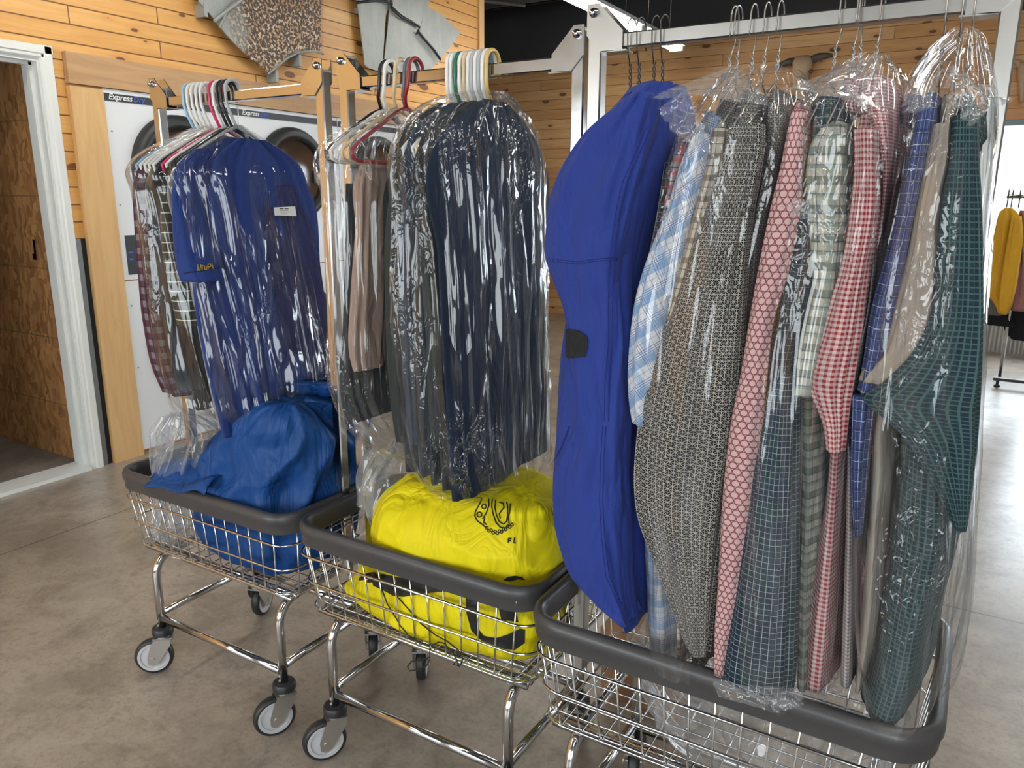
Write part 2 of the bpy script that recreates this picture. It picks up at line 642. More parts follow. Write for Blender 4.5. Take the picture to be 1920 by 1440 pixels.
# thin clear film of the garment bags
def film(name, haze=0.06, scale=1.0, tint=(0.97, 0.975, 0.98), bump=0.5, stretch=6.0):
    t = NT(name)
    v = t.world_pos((1, 1, 1.0 / stretch))
    a = t.noise(v, 10 * scale, 2, 0.5, 0.8)
    ridge = t.math('POWER', t.math('SUBTRACT', 1.0, t.math('ABSOLUTE', t.math('MULTIPLY_ADD', a, 2.0, -1.0)), clamp=True), 9.0)
    v2 = t.world_pos((1, 1, 0.6), (3.1, 1.7, 0.4))
    b = t.noise(v2, 34 * scale, 2, 0.5, 1.0)
    crk = t.math('POWER', t.math('SUBTRACT', 1.0, t.math('ABSOLUTE', t.math('MULTIPLY_ADD', b, 2.0, -1.0)), clamp=True), 6.0)
    patch = t.ramp(t.noise(t.world_pos((1, 1, 0.5)), 6, 2), [(0.55, (0, 0, 0)), (0.66, (1, 1, 1))])
    h = t.math('ADD', t.math('MULTIPLY', ridge, 0.8), t.math('MULTIPLY', t.math('MULTIPLY', crk, patch), 0.55))
    nrm = t.bump(h, bump, 0.006)
    lw = t.n('ShaderNodeLayerWeight')
    lw.inputs[0].default_value = 0.35
    t.link(nrm, lw.inputs['Normal'])
    fac = t.math('MULTIPLY_ADD', t.math('POWER', lw.outputs['Facing'], 3.0), 0.55, 0.060, clamp=True)
    tr = t.n('ShaderNodeBsdfTransparent')
    tr.inputs[0].default_value = (*tint, 1)
    gl = t.n('ShaderNodeBsdfGlossy')
    gl.inputs['Color'].default_value = (1, 1, 1, 1)
    gl.inputs['Roughness'].default_value = 0.06
    t.link(nrm, gl.inputs['Normal'])
    df = t.n('ShaderNodeBsdfDiffuse')
    df.inputs[0].default_value = (0.7, 0.72, 0.75, 1)
    m0 = t.n('ShaderNodeMixShader')
    edge = t.math('MULTIPLY_ADD', t.math('POWER', lw.outputs['Facing'], 2.0), haze * 2.5, haze * 0.7, clamp=True)
    t.link(edge, m0.inputs[0])
    t.link(tr.outputs[0], m0.inputs[1])
    t.link(df.outputs[0], m0.inputs[2])
    m1 = t.n('ShaderNodeMixShader')
    t.link(fac, m1.inputs[0])
    t.link(m0.outputs[0], m1.inputs[1])
    t.link(gl.outputs[0], m1.inputs[2])
    t.link(m1.outputs[0], t.out.inputs[0])
    return t.m


M['film'] = film('clear_film', haze=0.020, bump=1.2, stretch=9)
M['film_loose'] = film('crumpled_clear_film', haze=0.16, scale=1.0, bump=1.0, stretch=1.5)
M['film_cloudy'] = film('cloudy_clear_film', haze=0.15, scale=1.0, bump=0.8)

t = NT('window_glass')
_tr = t.n('ShaderNodeBsdfTransparent')
_gl = t.n('ShaderNodeBsdfGlossy')
_gl.inputs['Roughness'].default_value = 0.02
_mx = t.n('ShaderNodeMixShader')
_mx.inputs[0].default_value = 0.06
t.link(_tr.outputs[0], _mx.inputs[1])
t.link(_gl.outputs[0], _mx.inputs[2])
t.link(_mx.outputs[0], t.out.inputs[0])
M['glass'] = t.m
t = NT('dryer_door_glass')
M['door_glass'] = t.pbr((0.055, 0.032, 0.02), 0.12, 0, spec=0.8)
t = NT('fluorescent_tube')
M['tube'] = t.pbr((1, 1, 1), 0.4, 0, emit=(1.0, 0.97, 0.90), estr=23.0)
M['corr'] = plain('corrugated_galvanised_sheet', (0.45, 0.45, 0.43), 0.35, 0.6, nscale=4, namp=0.1)
M['frame_grey'] = plain('grey_window_frame', (0.22, 0.30, 0.36), 0.4)
M['outside'] = plain('pale_gravel_lot', (0.62, 0.60, 0.55), 0.9, nscale=2, namp=0.1)

M['interior'] = plain('painted_drywall', (0.50, 0.50, 0.48), 0.7, nscale=2, namp=0.05)
# ================================================================== THE ROOM
WX = -4.35       # face of the left wall
BY = 9.51        # face of the back wall

mb = MB()
mb.box(-9.0, 6.0, -3.2, 12.5, -0.1, 0.0)
struct(mb.build('floor', M['floor'], smooth=False))

mb = MB()
mb.box(WX - 0.15, WX, -3.2, 1.45, 0, 4.0)
mb.box(WX - 0.15, WX, 1.45, 2.41, 2.265, 4.0)
mb.box(WX - 0.15, WX, 2.41, 6.62, 0, 4.0)
struct(mb.build('wall_left', M['wall_left'], smooth=False))

mb = MB()
mb.box(WX - 0.16, WX + 0.018, 6.575, 6.66, 0, 4.0)
struct(mb.build('trim_1', M['stud'], smooth=False))

mb = MB()
mb.box(-9.0, -0.02, BY, BY + 0.15, 0, 3.37)
mb.box(-0.02, 6.0, BY, BY + 0.15, 2.36, 3.37)
struct(mb.build('wall_back', M['wall_back'], smooth=False))
mb = MB()
mb.box(-9.0, 6.0, BY + 0.02, BY + 0.2, 3.37, 4.1)
struct(mb.build('trim_2', M['ceiling'], smooth=False))

# corrugated wainscot under the far window
mb = MB()
pts = []
xs = np.arange(-0.02, 6.0, 0.0125)
ring = []
for z in (0.0, 0.56):
    ring.append([(x, BY + 0.03 + 0.012 * math.sin(2 * PI * x / 0.076), z) for x in xs])
mb.loft(ring, closed=False)
struct(mb.build('wall_wainscot', M['corr']))
mb = MB()
mb.box(-0.02, 6.0, BY + 0.05, BY + 0.15, 0.0, 0.56)
struct(mb.build('wall_back_lower', M['white_trim'], smooth=False))

# the far window: frame, mullions, panes
w = bpy.data.objects.new('window_1', None)
COL.objects.link(w)
w.location = xf((0, BY, 0))
struct(w)
mb = MB()
for x in (-0.02, 1.2, 2.4, 3.6, 4.8):
    mb.box(x, x + 0.05, BY + 0.02, BY + 0.12, 0.56, 2.36)
for z in (0.56, 2.31):
    mb.box(-0.02, 5.0, BY + 0.02, BY + 0.12, z, z + 0.05)
for x in (0.33, 0.46):
    mb.box(x, x + 0.022, BY + 0.03, BY + 0.10, 0.6, 2.31)
part(mb, 'window_frame', M['frame_grey'], w, smooth=False)
for i in range(4):
    mb = MB()
    mb.box(0.03 + 1.2 * i, 1.2 + 1.2 * i, BY + 0.066, BY + 0.072, 0.61, 2.31)
    part(mb, 'pane', M['glass'], w, smooth=False)

# ground outside the window
mb = MB()
mb.box(-9, 14, 12.5, 30, -0.15, -0.05)
struct(mb.build('floor_outside', M['outside'], smooth=False))

# ceiling deck with purlins
mb = MB()
mb.box(-9.0, 6.0, -3.2, 12.5, 4.1, 4.2)
struct(mb.build('ceiling', M['ceiling'], smooth=False))
for k, y in enumerate([0.8, 2.6, 4.4, 6.1, 7.55, 8.75]):
    mb = MB()
    mb.box(-9.0, 6.0, y, y + 0.05, 3.86, 4.1)
    mb.box(-9.0, 6.0, y - 0.02, y + 0.07, 3.86, 3.868)
    struct(mb.build('trim_%d' % (10 + k), M['purlin'], smooth=False))
mb = MB()
mb.box(-6.0, -5.95, 7.6, 8.75, 3.80, 3.9)
mb.tube([(-6.0, 7.5, 3.84), (-5.1, 8.75, 3.84)], 0.02)
struct(mb.build('trim_20', M['purlin'], smooth=False))

# wall behind the camera and wall on the right, both with shop-front windows
mb = MB()
Y0 = -3.2
mb.box(-4.5, -3.9, Y0, Y0 + 0.15, 0, 4.1)
mb.box(-0.9, 0.1, Y0, Y0 + 0.15, 0, 4.1)
mb.box(3.1, 6.0, Y0, Y0 + 0.15, 0, 4.1)
mb.box(-3.9, 3.1, Y0, Y0 + 0.15, 0, 0.5)
mb.box(-3.9, 3.1, Y0, Y0 + 0.15, 2.2, 4.1)
struct(mb.build('wall_front', M['interior'], smooth=False))
mb = MB()
mb.box(5.9, 6.0, -3.2, 12.5, 0, 4.1)
struct(mb.build('wall_right', M['interior'], smooth=False))
mb = MB()
mb.box(-9.1, -9.0, 2.0, 12.5, 0, 4.1)
struct(mb.build('wall_far_left', M['wall_left'], smooth=False))

# small room through the open doorway
mb = MB()
mb.box(-9.0, WX - 0.15, 2.43, 2.50, 0, 2.5)
struct(mb.build('wall_side_room', M['osb'], smooth=False))
mb = MB()
mb.box(-9.0, -8.9, -0.5, 2.43, 0, 2.5)
mb.box(-9.0, WX - 0.15, -0.6, -0.5, 0, 2.5)
struct(mb.build('wall_side_room_back', M['osb'], smooth=False))
mb = MB()
mb.box(-9.0, WX - 0.15, -0.6, 2.5, 2.5, 2.6)
struct(mb.build('ceiling_side_room', M['ceiling'], smooth=False))
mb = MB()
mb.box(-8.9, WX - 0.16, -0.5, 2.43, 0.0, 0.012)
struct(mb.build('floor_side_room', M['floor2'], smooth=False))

# door frame: jambs, stepped casing and threshold
d = bpy.data.objects.new('door_1', None)
COL.objects.link(d)
d.location = xf((WX, 1.93, 0))
struct(d)
prof = [(0.0, 0.0), (0.014, 0.0), (0.022, 0.008), (0.022, 0.020), (0.030, 0.026), (0.030, 0.060), (0.022, 0.066), (0.0, 0.066)]  # (x out, y)


def casing_v(sgn, ybase):
    m_ = MB()
    m_.prism([(WX + a, ybase + sgn * b, 0.0) for a, b in prof], (0, 0, 2.335))
    return m_


part(casing_v(1, 2.405), 'casing', M['white_trim'], d, smooth=False)
part(casing_v(-1, 1.455), 'casing', M['white_trim'], d, smooth=False)
mb = MB()
mb.prism([(WX + a, 1.39, 2.268 + b) for a, b in prof], (0, 1.081, 0))
part(mb, 'casing', M['white_trim'], d, smooth=False)
mb = MB()
mb.box(WX - 0.15, WX + 0.002, 2.395, 2.412, 0, 2.268)
mb.box(WX - 0.085, WX - 0.05, 2.380, 2.395, 0, 2.255)
part(mb, 'jamb', M['white_trim'], d, smooth=False)
mb = MB()
mb.box(WX - 0.15, WX + 0.002, 1.448, 1.465, 0, 2.268)
mb.box(WX - 0.085, WX - 0.05, 1.465, 1.480, 0, 2.255)
part(mb, 'jamb', M['white_trim'], d, smooth=False)
mb = MB()
mb.box(WX - 0.15, WX + 0.002, 1.465, 2.395, 2.253, 2.27)
mb.box(WX - 0.085, WX - 0.05, 1.465, 2.395, 2.238, 2.253)
part(mb, 'jamb', M['white_trim'], d, smooth=False)
mb = MB()
mb.box(WX - 0.14, WX + 0.03, 1.465, 2.395, 0.0, 0.022)
part(mb, 'threshold', M['white_trim'], d, smooth=False)
mb = MB()
for z in (1.34, 1.05):
    mb.box(WX - 0.100, WX - 0.088, 2.3925, 2.3955, z - 0.05, z + 0.05)
part(mb, 'strike_plate', M['dark_grey'], d, smooth=False)
# small metal bracket on the strand board wall
c = on_y(69, 467, 2.43)
mb = MB()
mb.box(c[0] - 0.012, c[0] + 0.012, 2.418, 2.43, c[2] - 0.055, c[2] + 0.055)
mb.box(c[0] - 0.020, c[0] + 0.020, 2.412, 2.42, c[2] - 0.06, c[2] - 0.025)
tag(mb.build('wall_bracket', M['chrome'], smooth=False), 'small metal latch bracket screwed to the strand board wall', 'bracket')

# grey flashing strip, upright board, header board
mb = MB()
mb.box(WX, WX + 0.012, 2.474, 2.505, 0, 1.335)
struct(mb.build('trim_3', M['flash'], smooth=False))
mb = MB()
mb.box(WX, WX + 0.006, 2.505, 2.535, 0, 1.335)  # flat black strip painted as the shade inside an open gap
struct(mb.build('trim_4', M['black'], smooth=False))
mb = MB()
mb.box(WX, WX + 0.035, 2.537, 2.725, 0, 2.150)
struct(mb.build('trim_5', M['stud'], smooth=False))
mb = MB()
mb.box(WX, WX + 0.038, 2.535, 6.57, 2.162, 2.322)
struct(mb.build('trim_6', M['beam'], smooth=False))


def text_mesh(s, size, mat_, origin, xdir, ydir, depth=0.002, shear=0.0, bold=0.0, parent=None, name='lettering'):
    cu = bpy.data.curves.new('txt', 'FONT')
    cu.body = s
    cu.size = size
    cu.extrude = depth / 2
    cu.shear = shear
    cu.offset = bold
    cu.resolution_u = 3
    tmp = bpy.data.objects.new('txt', cu)
    COL.objects.link(tmp)
    dg = bpy.context.evaluated_depsgraph_get()
    me = bpy.data.meshes.new_from_object(tmp.evaluated_get(dg))
    bpy.data.objects.remove(tmp)
    xd = Vector(xdir).normalized()
    yd = Vector(ydir).normalized()
    zd = xd.cross(yd)
    loc = Vector((0, 0, 0))
    q = parent
    while q:
        loc = loc + q.location
        q = q.parent
    wmax = 0.0
    for v_ in me.vertices:
        wmax = max(wmax, v_.co.x)
        v_.co = xf(Vector(origin) + xd * v_.co.x + yd * v_.co.y + zd * v_.co.z) - loc
    me.materials.clear()
    me.materials.append(mat_)
    me.name = name
    o = bpy.data.objects.new(name, me)
    COL.objects.link(o)
    if parent:
        o.parent = parent
    return o, wmax


# stacked dryers set in the wall
def dryer(y0, label, idx):
    y1 = y0 + 0.925
    x0, x1 = WX + 0.001, WX + 0.022
    r = thing('tumble_dryer', (x0, (y0 + y1) / 2, 0), label, 'dryer', 'stacked dryers set in the board wall')
    for (z0, z1, nm) in ((1.085, 2.158, 'upper_front_panel'), (0.03, 1.078, 'lower_front_panel')):
        m_ = MB()
        m_.box(x0, x1, y0, y1, z0, z1)
        part(m_, nm, M['white_enamel'], r, smooth=False)
        yc = y0 + 0.455
        zc = 1.725 if nm[0] == 'u' else 0.62
        # door ring
        m_ = MB()
        m_.lathe([(0.250, 0.0), (0.250, 0.045), (0.262, 0.058), (0.285, 0.062), (0.312, 0.050), (0.328, 0.025), (0.330, 0.0)], (x1, yc, zc), 'x', 56)
        ring_ = part(m_, 'door_ring', M['dark_grey'], r, angle=0.7)
        m_ = MB()
        m_.lathe([(0.252, 0.002), (0.252, 0.022), (0.20, 0.034), (0.08, 0.040), (0.001, 0.041)], (x1, yc, zc), 'x', 48)
        g_ = part(m_, 'door_glass', M['door_glass'], r, angle=0.7)
        # handle bar across the ring on the right with a small badge
        m_ = MB()
        m_.box(x1 + 0.045, x1 + 0.066, yc + 0.16, yc + 0.325, zc - 0.052, zc + 0.028)
        hb = part(m_, 'door_handle', M['mid_grey'], r, smooth=False)
        if nm[0] == 'u':
            m_ = MB()
            m_.box(x1 + 0.066, x1 + 0.0675, yc + 0.17, yc + 0.27, zc - 0.030, zc + 0.015)
            bd = part(m_, 'badge', M['orange_ink'], r, smooth=False)
            text_mesh('VTR', 0.048, M['white_ink'], (x1 + 0.068, yc + 0.172, zc - 0.024), (0, 1, 0), (0, 0, 1), parent=r)
    m_ = MB()
    m_.box(x1, x1 + 0.004, y0 + 0.006, y1, 2.094, 2.135)
    st = part(m_, 'top_strip', M['black_strip'], r, smooth=False)
    a, wd = text_mesh('Express', 0.046, M['white_ink'], (x1 + 0.0045, y0 + 0.028, 2.103), (0, 1, 0), (0, 0, 1), shear=0.25, bold=0.0008, parent=r)
    text_mesh('Dry', 0.046, M['blue_ink'], (x1 + 0.0045, y0 + 0.028 + wd + 0.004, 2.103), (0, 1, 0), (0, 0, 1), shear=0.25, bold=0.0004, parent=r)
    m_ = MB()
    m_.box(x1, x1 + 0.003, y0 + 0.035, y0 + 0.11, 1.115, 1.345)
    dp = part(m_, 'control_display', M['black_strip'], r, smooth=False)
    for zz in (1.24, 1.20):
        m_ = MB()
        m_.box(x1 + 0.003, x1 + 0.004, y0 + 0.05, y0 + 0.075, zz, zz + 0.01)
        part(m_, 'indicator', M['blue_ink'], r, smooth=False)
    for (yy, zz) in ((0.03, 1.93), (0.03, 1.52), (0.03, 0.93), (0.03, 0.55), (0.895, 1.52), (0.895, 0.93)):
        m_ = MB()
        m_.lathe([(0.006, 0), (0.005, 0.003), (0.001, 0.004)], (x1, y0 + yy, zz), 'x', 10)
        part(m_, 'screw', M['chrome'], r)
    m_ = MB()
    m_.box(x1, x1 + 0.003, y0 + 0.22, y0 + 0.70, 0.06, 0.175)
    part(m_, 'kick_panel', M['white_trim'], r, smooth=False)
    return r


dryer(2.728, 'white stacked dryer nearest the doorway beside the upright pine board', 0)
dryer(3.660, 'white stacked dryer in the middle, seen between the first rack and the second', 1)
dryer(4.592, 'white stacked dryer farthest from the doorway, mostly hidden behind the second rack', 2)


# windmill steel on the left wall
def plate(pts_px, X, thick, m_, curve=0.0, depth_off=0.0):
    P = [on_x(x, y, X) for x, y in pts_px]
    m_.prism([(p[0] + depth_off, p[1], p[2]) for p in P], (thick, 0, 0))


a = thing('rusted_steel_blade', (WX, 4.0, 2.4), 'rust-flaked pointed steel blade hung on the pine wall above the dryers', 'wall art')
mb = MB()
plate([(362, -60), (372, 5), (400, 36), (420, 62), (440, 84), (470, 112), (503, 138), (516, 128), (526, 116), (545, 104), (560, 98), (600, 95), (599, 40), (603, -60)], WX + 0.075, 0.012, mb)
part(mb, 'blade', M['rust'], a, smooth=False)
mb = MB()
mb.tube([on_x(402, 40, WX + 0.10), on_x(425, 20, WX + 0.10), on_x(450, 2, WX + 0.10), on_x(470, -20, WX + 0.10)], 0.012)
mb.tube([on_x(412, 52, WX + 0.10), on_x(425, 22, WX + 0.10), on_x(440, 5, WX + 0.10)], 0.008)
part(mb, 'strut', M['galv'], a)
mb = MB()
mb.tube([on_x(503, 139, WX + 0.085), on_x(520, 124, WX + 0.085), on_x(540, 108, WX + 0.085), on_x(560, 98, WX + 0.085), (on_x(590, 95, WX + 0.085)), (on_x(606, 101, WX + 0.085))], 0.009)
part(mb, 'folded_edge', M['galv'], a)
for p_ in ((378, 18), (512, 142), (556, 112)):
    mb = MB()
    q = on_x(*p_, WX + 0.05)
    mb.box(WX, WX + 0.09, q[1] - 0.012, q[1] + 0.012, q[2] - 0.045, q[2] + 0.03)
    part(mb, 'mounting_clip', M['galv'], a, smooth=False)

a = thing('windmill_fan', (WX, 5.5, 2.5), 'fan of overlapping grey galvanised windmill blades on the pine wall', 'wall art')
blades = [([(735, -60), (734, 8), (722, 26), (716, 127), (741, 140), (725, 138), (690, 128), (683, 122), (672, 30), (666, -10), (660, -60)], 0.05),
          ([(733, -20), (733, 22), (760, 34), (784, 52), (779, 62), (764, 95), (748, 135), (740, 142), (717, 130), (726, 70), (733, 22)][:9] + [(718, 128)], 0.062),
          ([(784, 62), (806, 82), (826, 108), (820, 118), (800, 135), (760, 150), (742, 150), (757, 112), (773, 68)], 0.05),
          ([(800, -30), (800, 12), (830, 30), (846, 46), (863, 61), (846, 84), (826, 110), (806, 84), (784, 60), (790, 40)], 0.075),
          ([(737, -60), (735, 12), (752, 28), (770, 38), (787, 50), (792, 30), (803, 8), (806, -60)], 0.09)]
for pts_, off_ in blades:
    mb = MB()
    plate(pts_, WX + off_, 0.008, mb)
    part(mb, 'blade', M['galv'], a, smooth=False)
mb = MB()
for seg in ([(733, 14), (752, 32), (770, 40), (787, 51)], [(783, 58), (800, 78), (815, 95), (826, 112)], [(669, 5), (700, 1), (725, 2), (735, 8)]):
    mb.tube([on_x(x, y, WX + 0.10) for x, y in seg], 0.010)
part(mb, 'rolled_edge', M['dark_grey'], a)
for p_ in ((676, 20), (700, 118), (818, 116)):
    mb = MB()
    q = on_x(*p_, WX + 0.05)
    mb.box(WX, WX + 0.06, q[1] - 0.015, q[1] + 0.015, q[2] - 0.02, q[2] + 0.02)
    part(mb, 'mounting_clip', M['galv'], a, smooth=False)


# fluorescent strip fixtures
def fixture(x, y0, y1, z, label):
    r = thing('fluorescent_fixture', (x, (y0 + y1) / 2, z), label, 'ceiling light')
    m_ = MB()
    m_.prism([(x - 0.11, y0, z), (x + 0.11, y0, z), (x + 0.075, y0, z + 0.05), (x + 0.03, y0, z + 0.07), (x - 0.03, y0, z + 0.07), (x - 0.075, y0, z + 0.05)], (0, y1 - y0, 0))
    part(m_, 'housing', M['fixture'], r, smooth=False)
    for s in (-0.045, 0.045):
        m_ = MB()
        m_.tube([(x + s, y0 + 0.03, z - 0.022), (x + s, y1 - 0.03, z - 0.022)], 0.0165, 10)
        part(m_, 'tube_lamp', M['tube'], r)
    m_ = MB()
    for yy in (y0, y1 - 0.03):
        m_.box(x - 0.075, x + 0.075, yy, yy + 0.03, z - 0.045, z)
    part(m_, 'lamp_holder', M['fixture'], r, smooth=False)
    m_ = MB()
    for yy in (y0 + 0.25, y1 - 0.25):
        m_.tube([(x, yy, z + 0.07), (x, yy, 4.1)], 0.003, 5)
    part(m_, 'hanging_wire', M['zinc'], r)
    return r


fixture(-3.155, 5.20, 7.55, 3.2, 'lit white fluorescent strip under the black ceiling, nearer of the two in the row')
fixture(-3.155, 7.62, 8.75, 3.2, 'lit end of the farther fluorescent strip peeking below the rack bar')
fixture(-3.155, 1.2, 3.6, 3.2, 'added unseen fluorescent strip over the aisle before the dryers')  # this strip and those below are unseen, added to light the room
fixture(0.6, 0.3, 2.7, 3.2, 'added unseen fluorescent strip over the right end of the carts')
fixture(0.6, -2.5, -0.1, 3.2, 'added unseen fluorescent strip by the right front window, out over the aisle')
fixture(-3.155, -2.5, -0.1, 3.2, 'added unseen fluorescent strip by the left front window, out over the aisle')
fixture(0.9, 5.2, 7.6, 3.2, 'added unseen fluorescent strip before the far window')

# skulls on the back wall
c = on_y(1500, 135, BY)
r = thing('steer_skull', (c[0], BY, c[2]), 'pale steer skull with dark horns on the back wall above the wire hangers', 'skull')
mb = MB()
rings = []
for (y_, xl, xr, dp) in ((104, 1496, 1516, .05), (108, 1489, 1523, .10), (116, 1487, 1526, .14), (128, 1488, 1524, .16), (142, 1487, 1518, .15), (160, 1488, 1516, .13), (185, 1492, 1514, .10), (215, 1494, 1512, .08), (222, 1498, 1508, .03)):
    L_ = on_y(xl, y_, BY - 0.05)
    R_ = on_y(xr, y_, BY - 0.05)
    rings.append([(((L_ + R_) / 2)[0] + (R_[0] - L_[0]) / 2 * math.cos(a_), BY - 0.02 - dp / 2 + dp / 2 * math.sin(a_), (L_[2] + R_[2]) / 2) for a_ in np.linspace(0, 2 * PI, 20, endpoint=False)])
mb.loft(rings, cap0=True, cap1=True)
part(mb, 'cranium', M['bone'], r)
for seg in ([(1490, 116), (1478, 116), (1466, 121), (1458, 127)], [(1523, 112), (1536, 106), (1550, 104), (1562, 103)]):
    mb = MB()
    mb.tube([on_y(x, y, BY - 0.08) for x, y in seg], [0.045, 0.04, 0.03, 0.012], 12)
    part(mb, 'horn', M['horn'], r)
mb = MB()
for sx in (1492, 1520):
    q = on_y(sx, 134, BY - 0.14)
    mb.lathe([(0.022, 0), (0.015, -0.008), (0.001, -0.01)], q, 'y', 14)
part(mb, 'eye_socket', M['horn'], r)

c = on_y(1913, 150, BY)
r = thing('goat_skull', (c[0], BY, c[2]), 'small horned skull on the back wall at the right picture edge', 'skull')
mb = MB()
rings = []
for (y_, xl, xr) in ((118, 1910, 1920), (126, 1908, 1928), (140, 1907, 1932), (152, 1908, 1928), (165, 1910, 1924), (180, 1911, 1921), (192, 1911, 1919)):
    L_ = on_y(xl, y_, BY - 0.05)
    R_ = on_y(xr, y_, BY - 0.05)
    rings.append([(((L_ + R_) / 2)[0] + (R_[0] - L_[0]) / 2 * math.cos(a_), BY - 0.06 + 0.05 * math.sin(a_), (L_[2] + R_[2]) / 2) for a_ in np.linspace(0, 2 * PI, 16, endpoint=False)])
mb.loft(rings, cap0=True, cap1=True)
part(mb, 'cranium', M['bone'], r)
mb = MB()
mb.tube([on_y(x, y, BY - 0.07) for x, y in ((1913, 124), (1910, 117), (1902, 114), (1893, 115))], [0.028, 0.026, 0.02, 0.01], 10)
part(mb, 'horn', M['bone'], r)
mb = MB()
mb.tube([on_y(x, y, BY - 0.07) for x, y in ((1926, 124), (1932, 116), (1942, 114))], [0.028, 0.024, 0.01], 10)
part(mb, 'horn', M['bone'], r)
# ================================================================== LAUNDRY CARTS
XF[0], XF[1] = 1.0, -FLOOR_Z      # carts: metres, floor at FLOOR_Z in the survey


def rrect(cx, cy, hx, hy, rad, z, k=6):
    pts = []
    for (sx, sy, a0) in ((1, 1, 0), (-1, 1, PI / 2), (-1, -1, PI), (1, -1, 1.5 * PI)):
        for i in range(k + 1):
            a = a0 + (PI / 2) * i / k
            pts.append((cx + sx * (hx - rad) + rad * math.cos(a), cy + sy * (hy - rad) + rad * math.sin(a), z))
    return pts


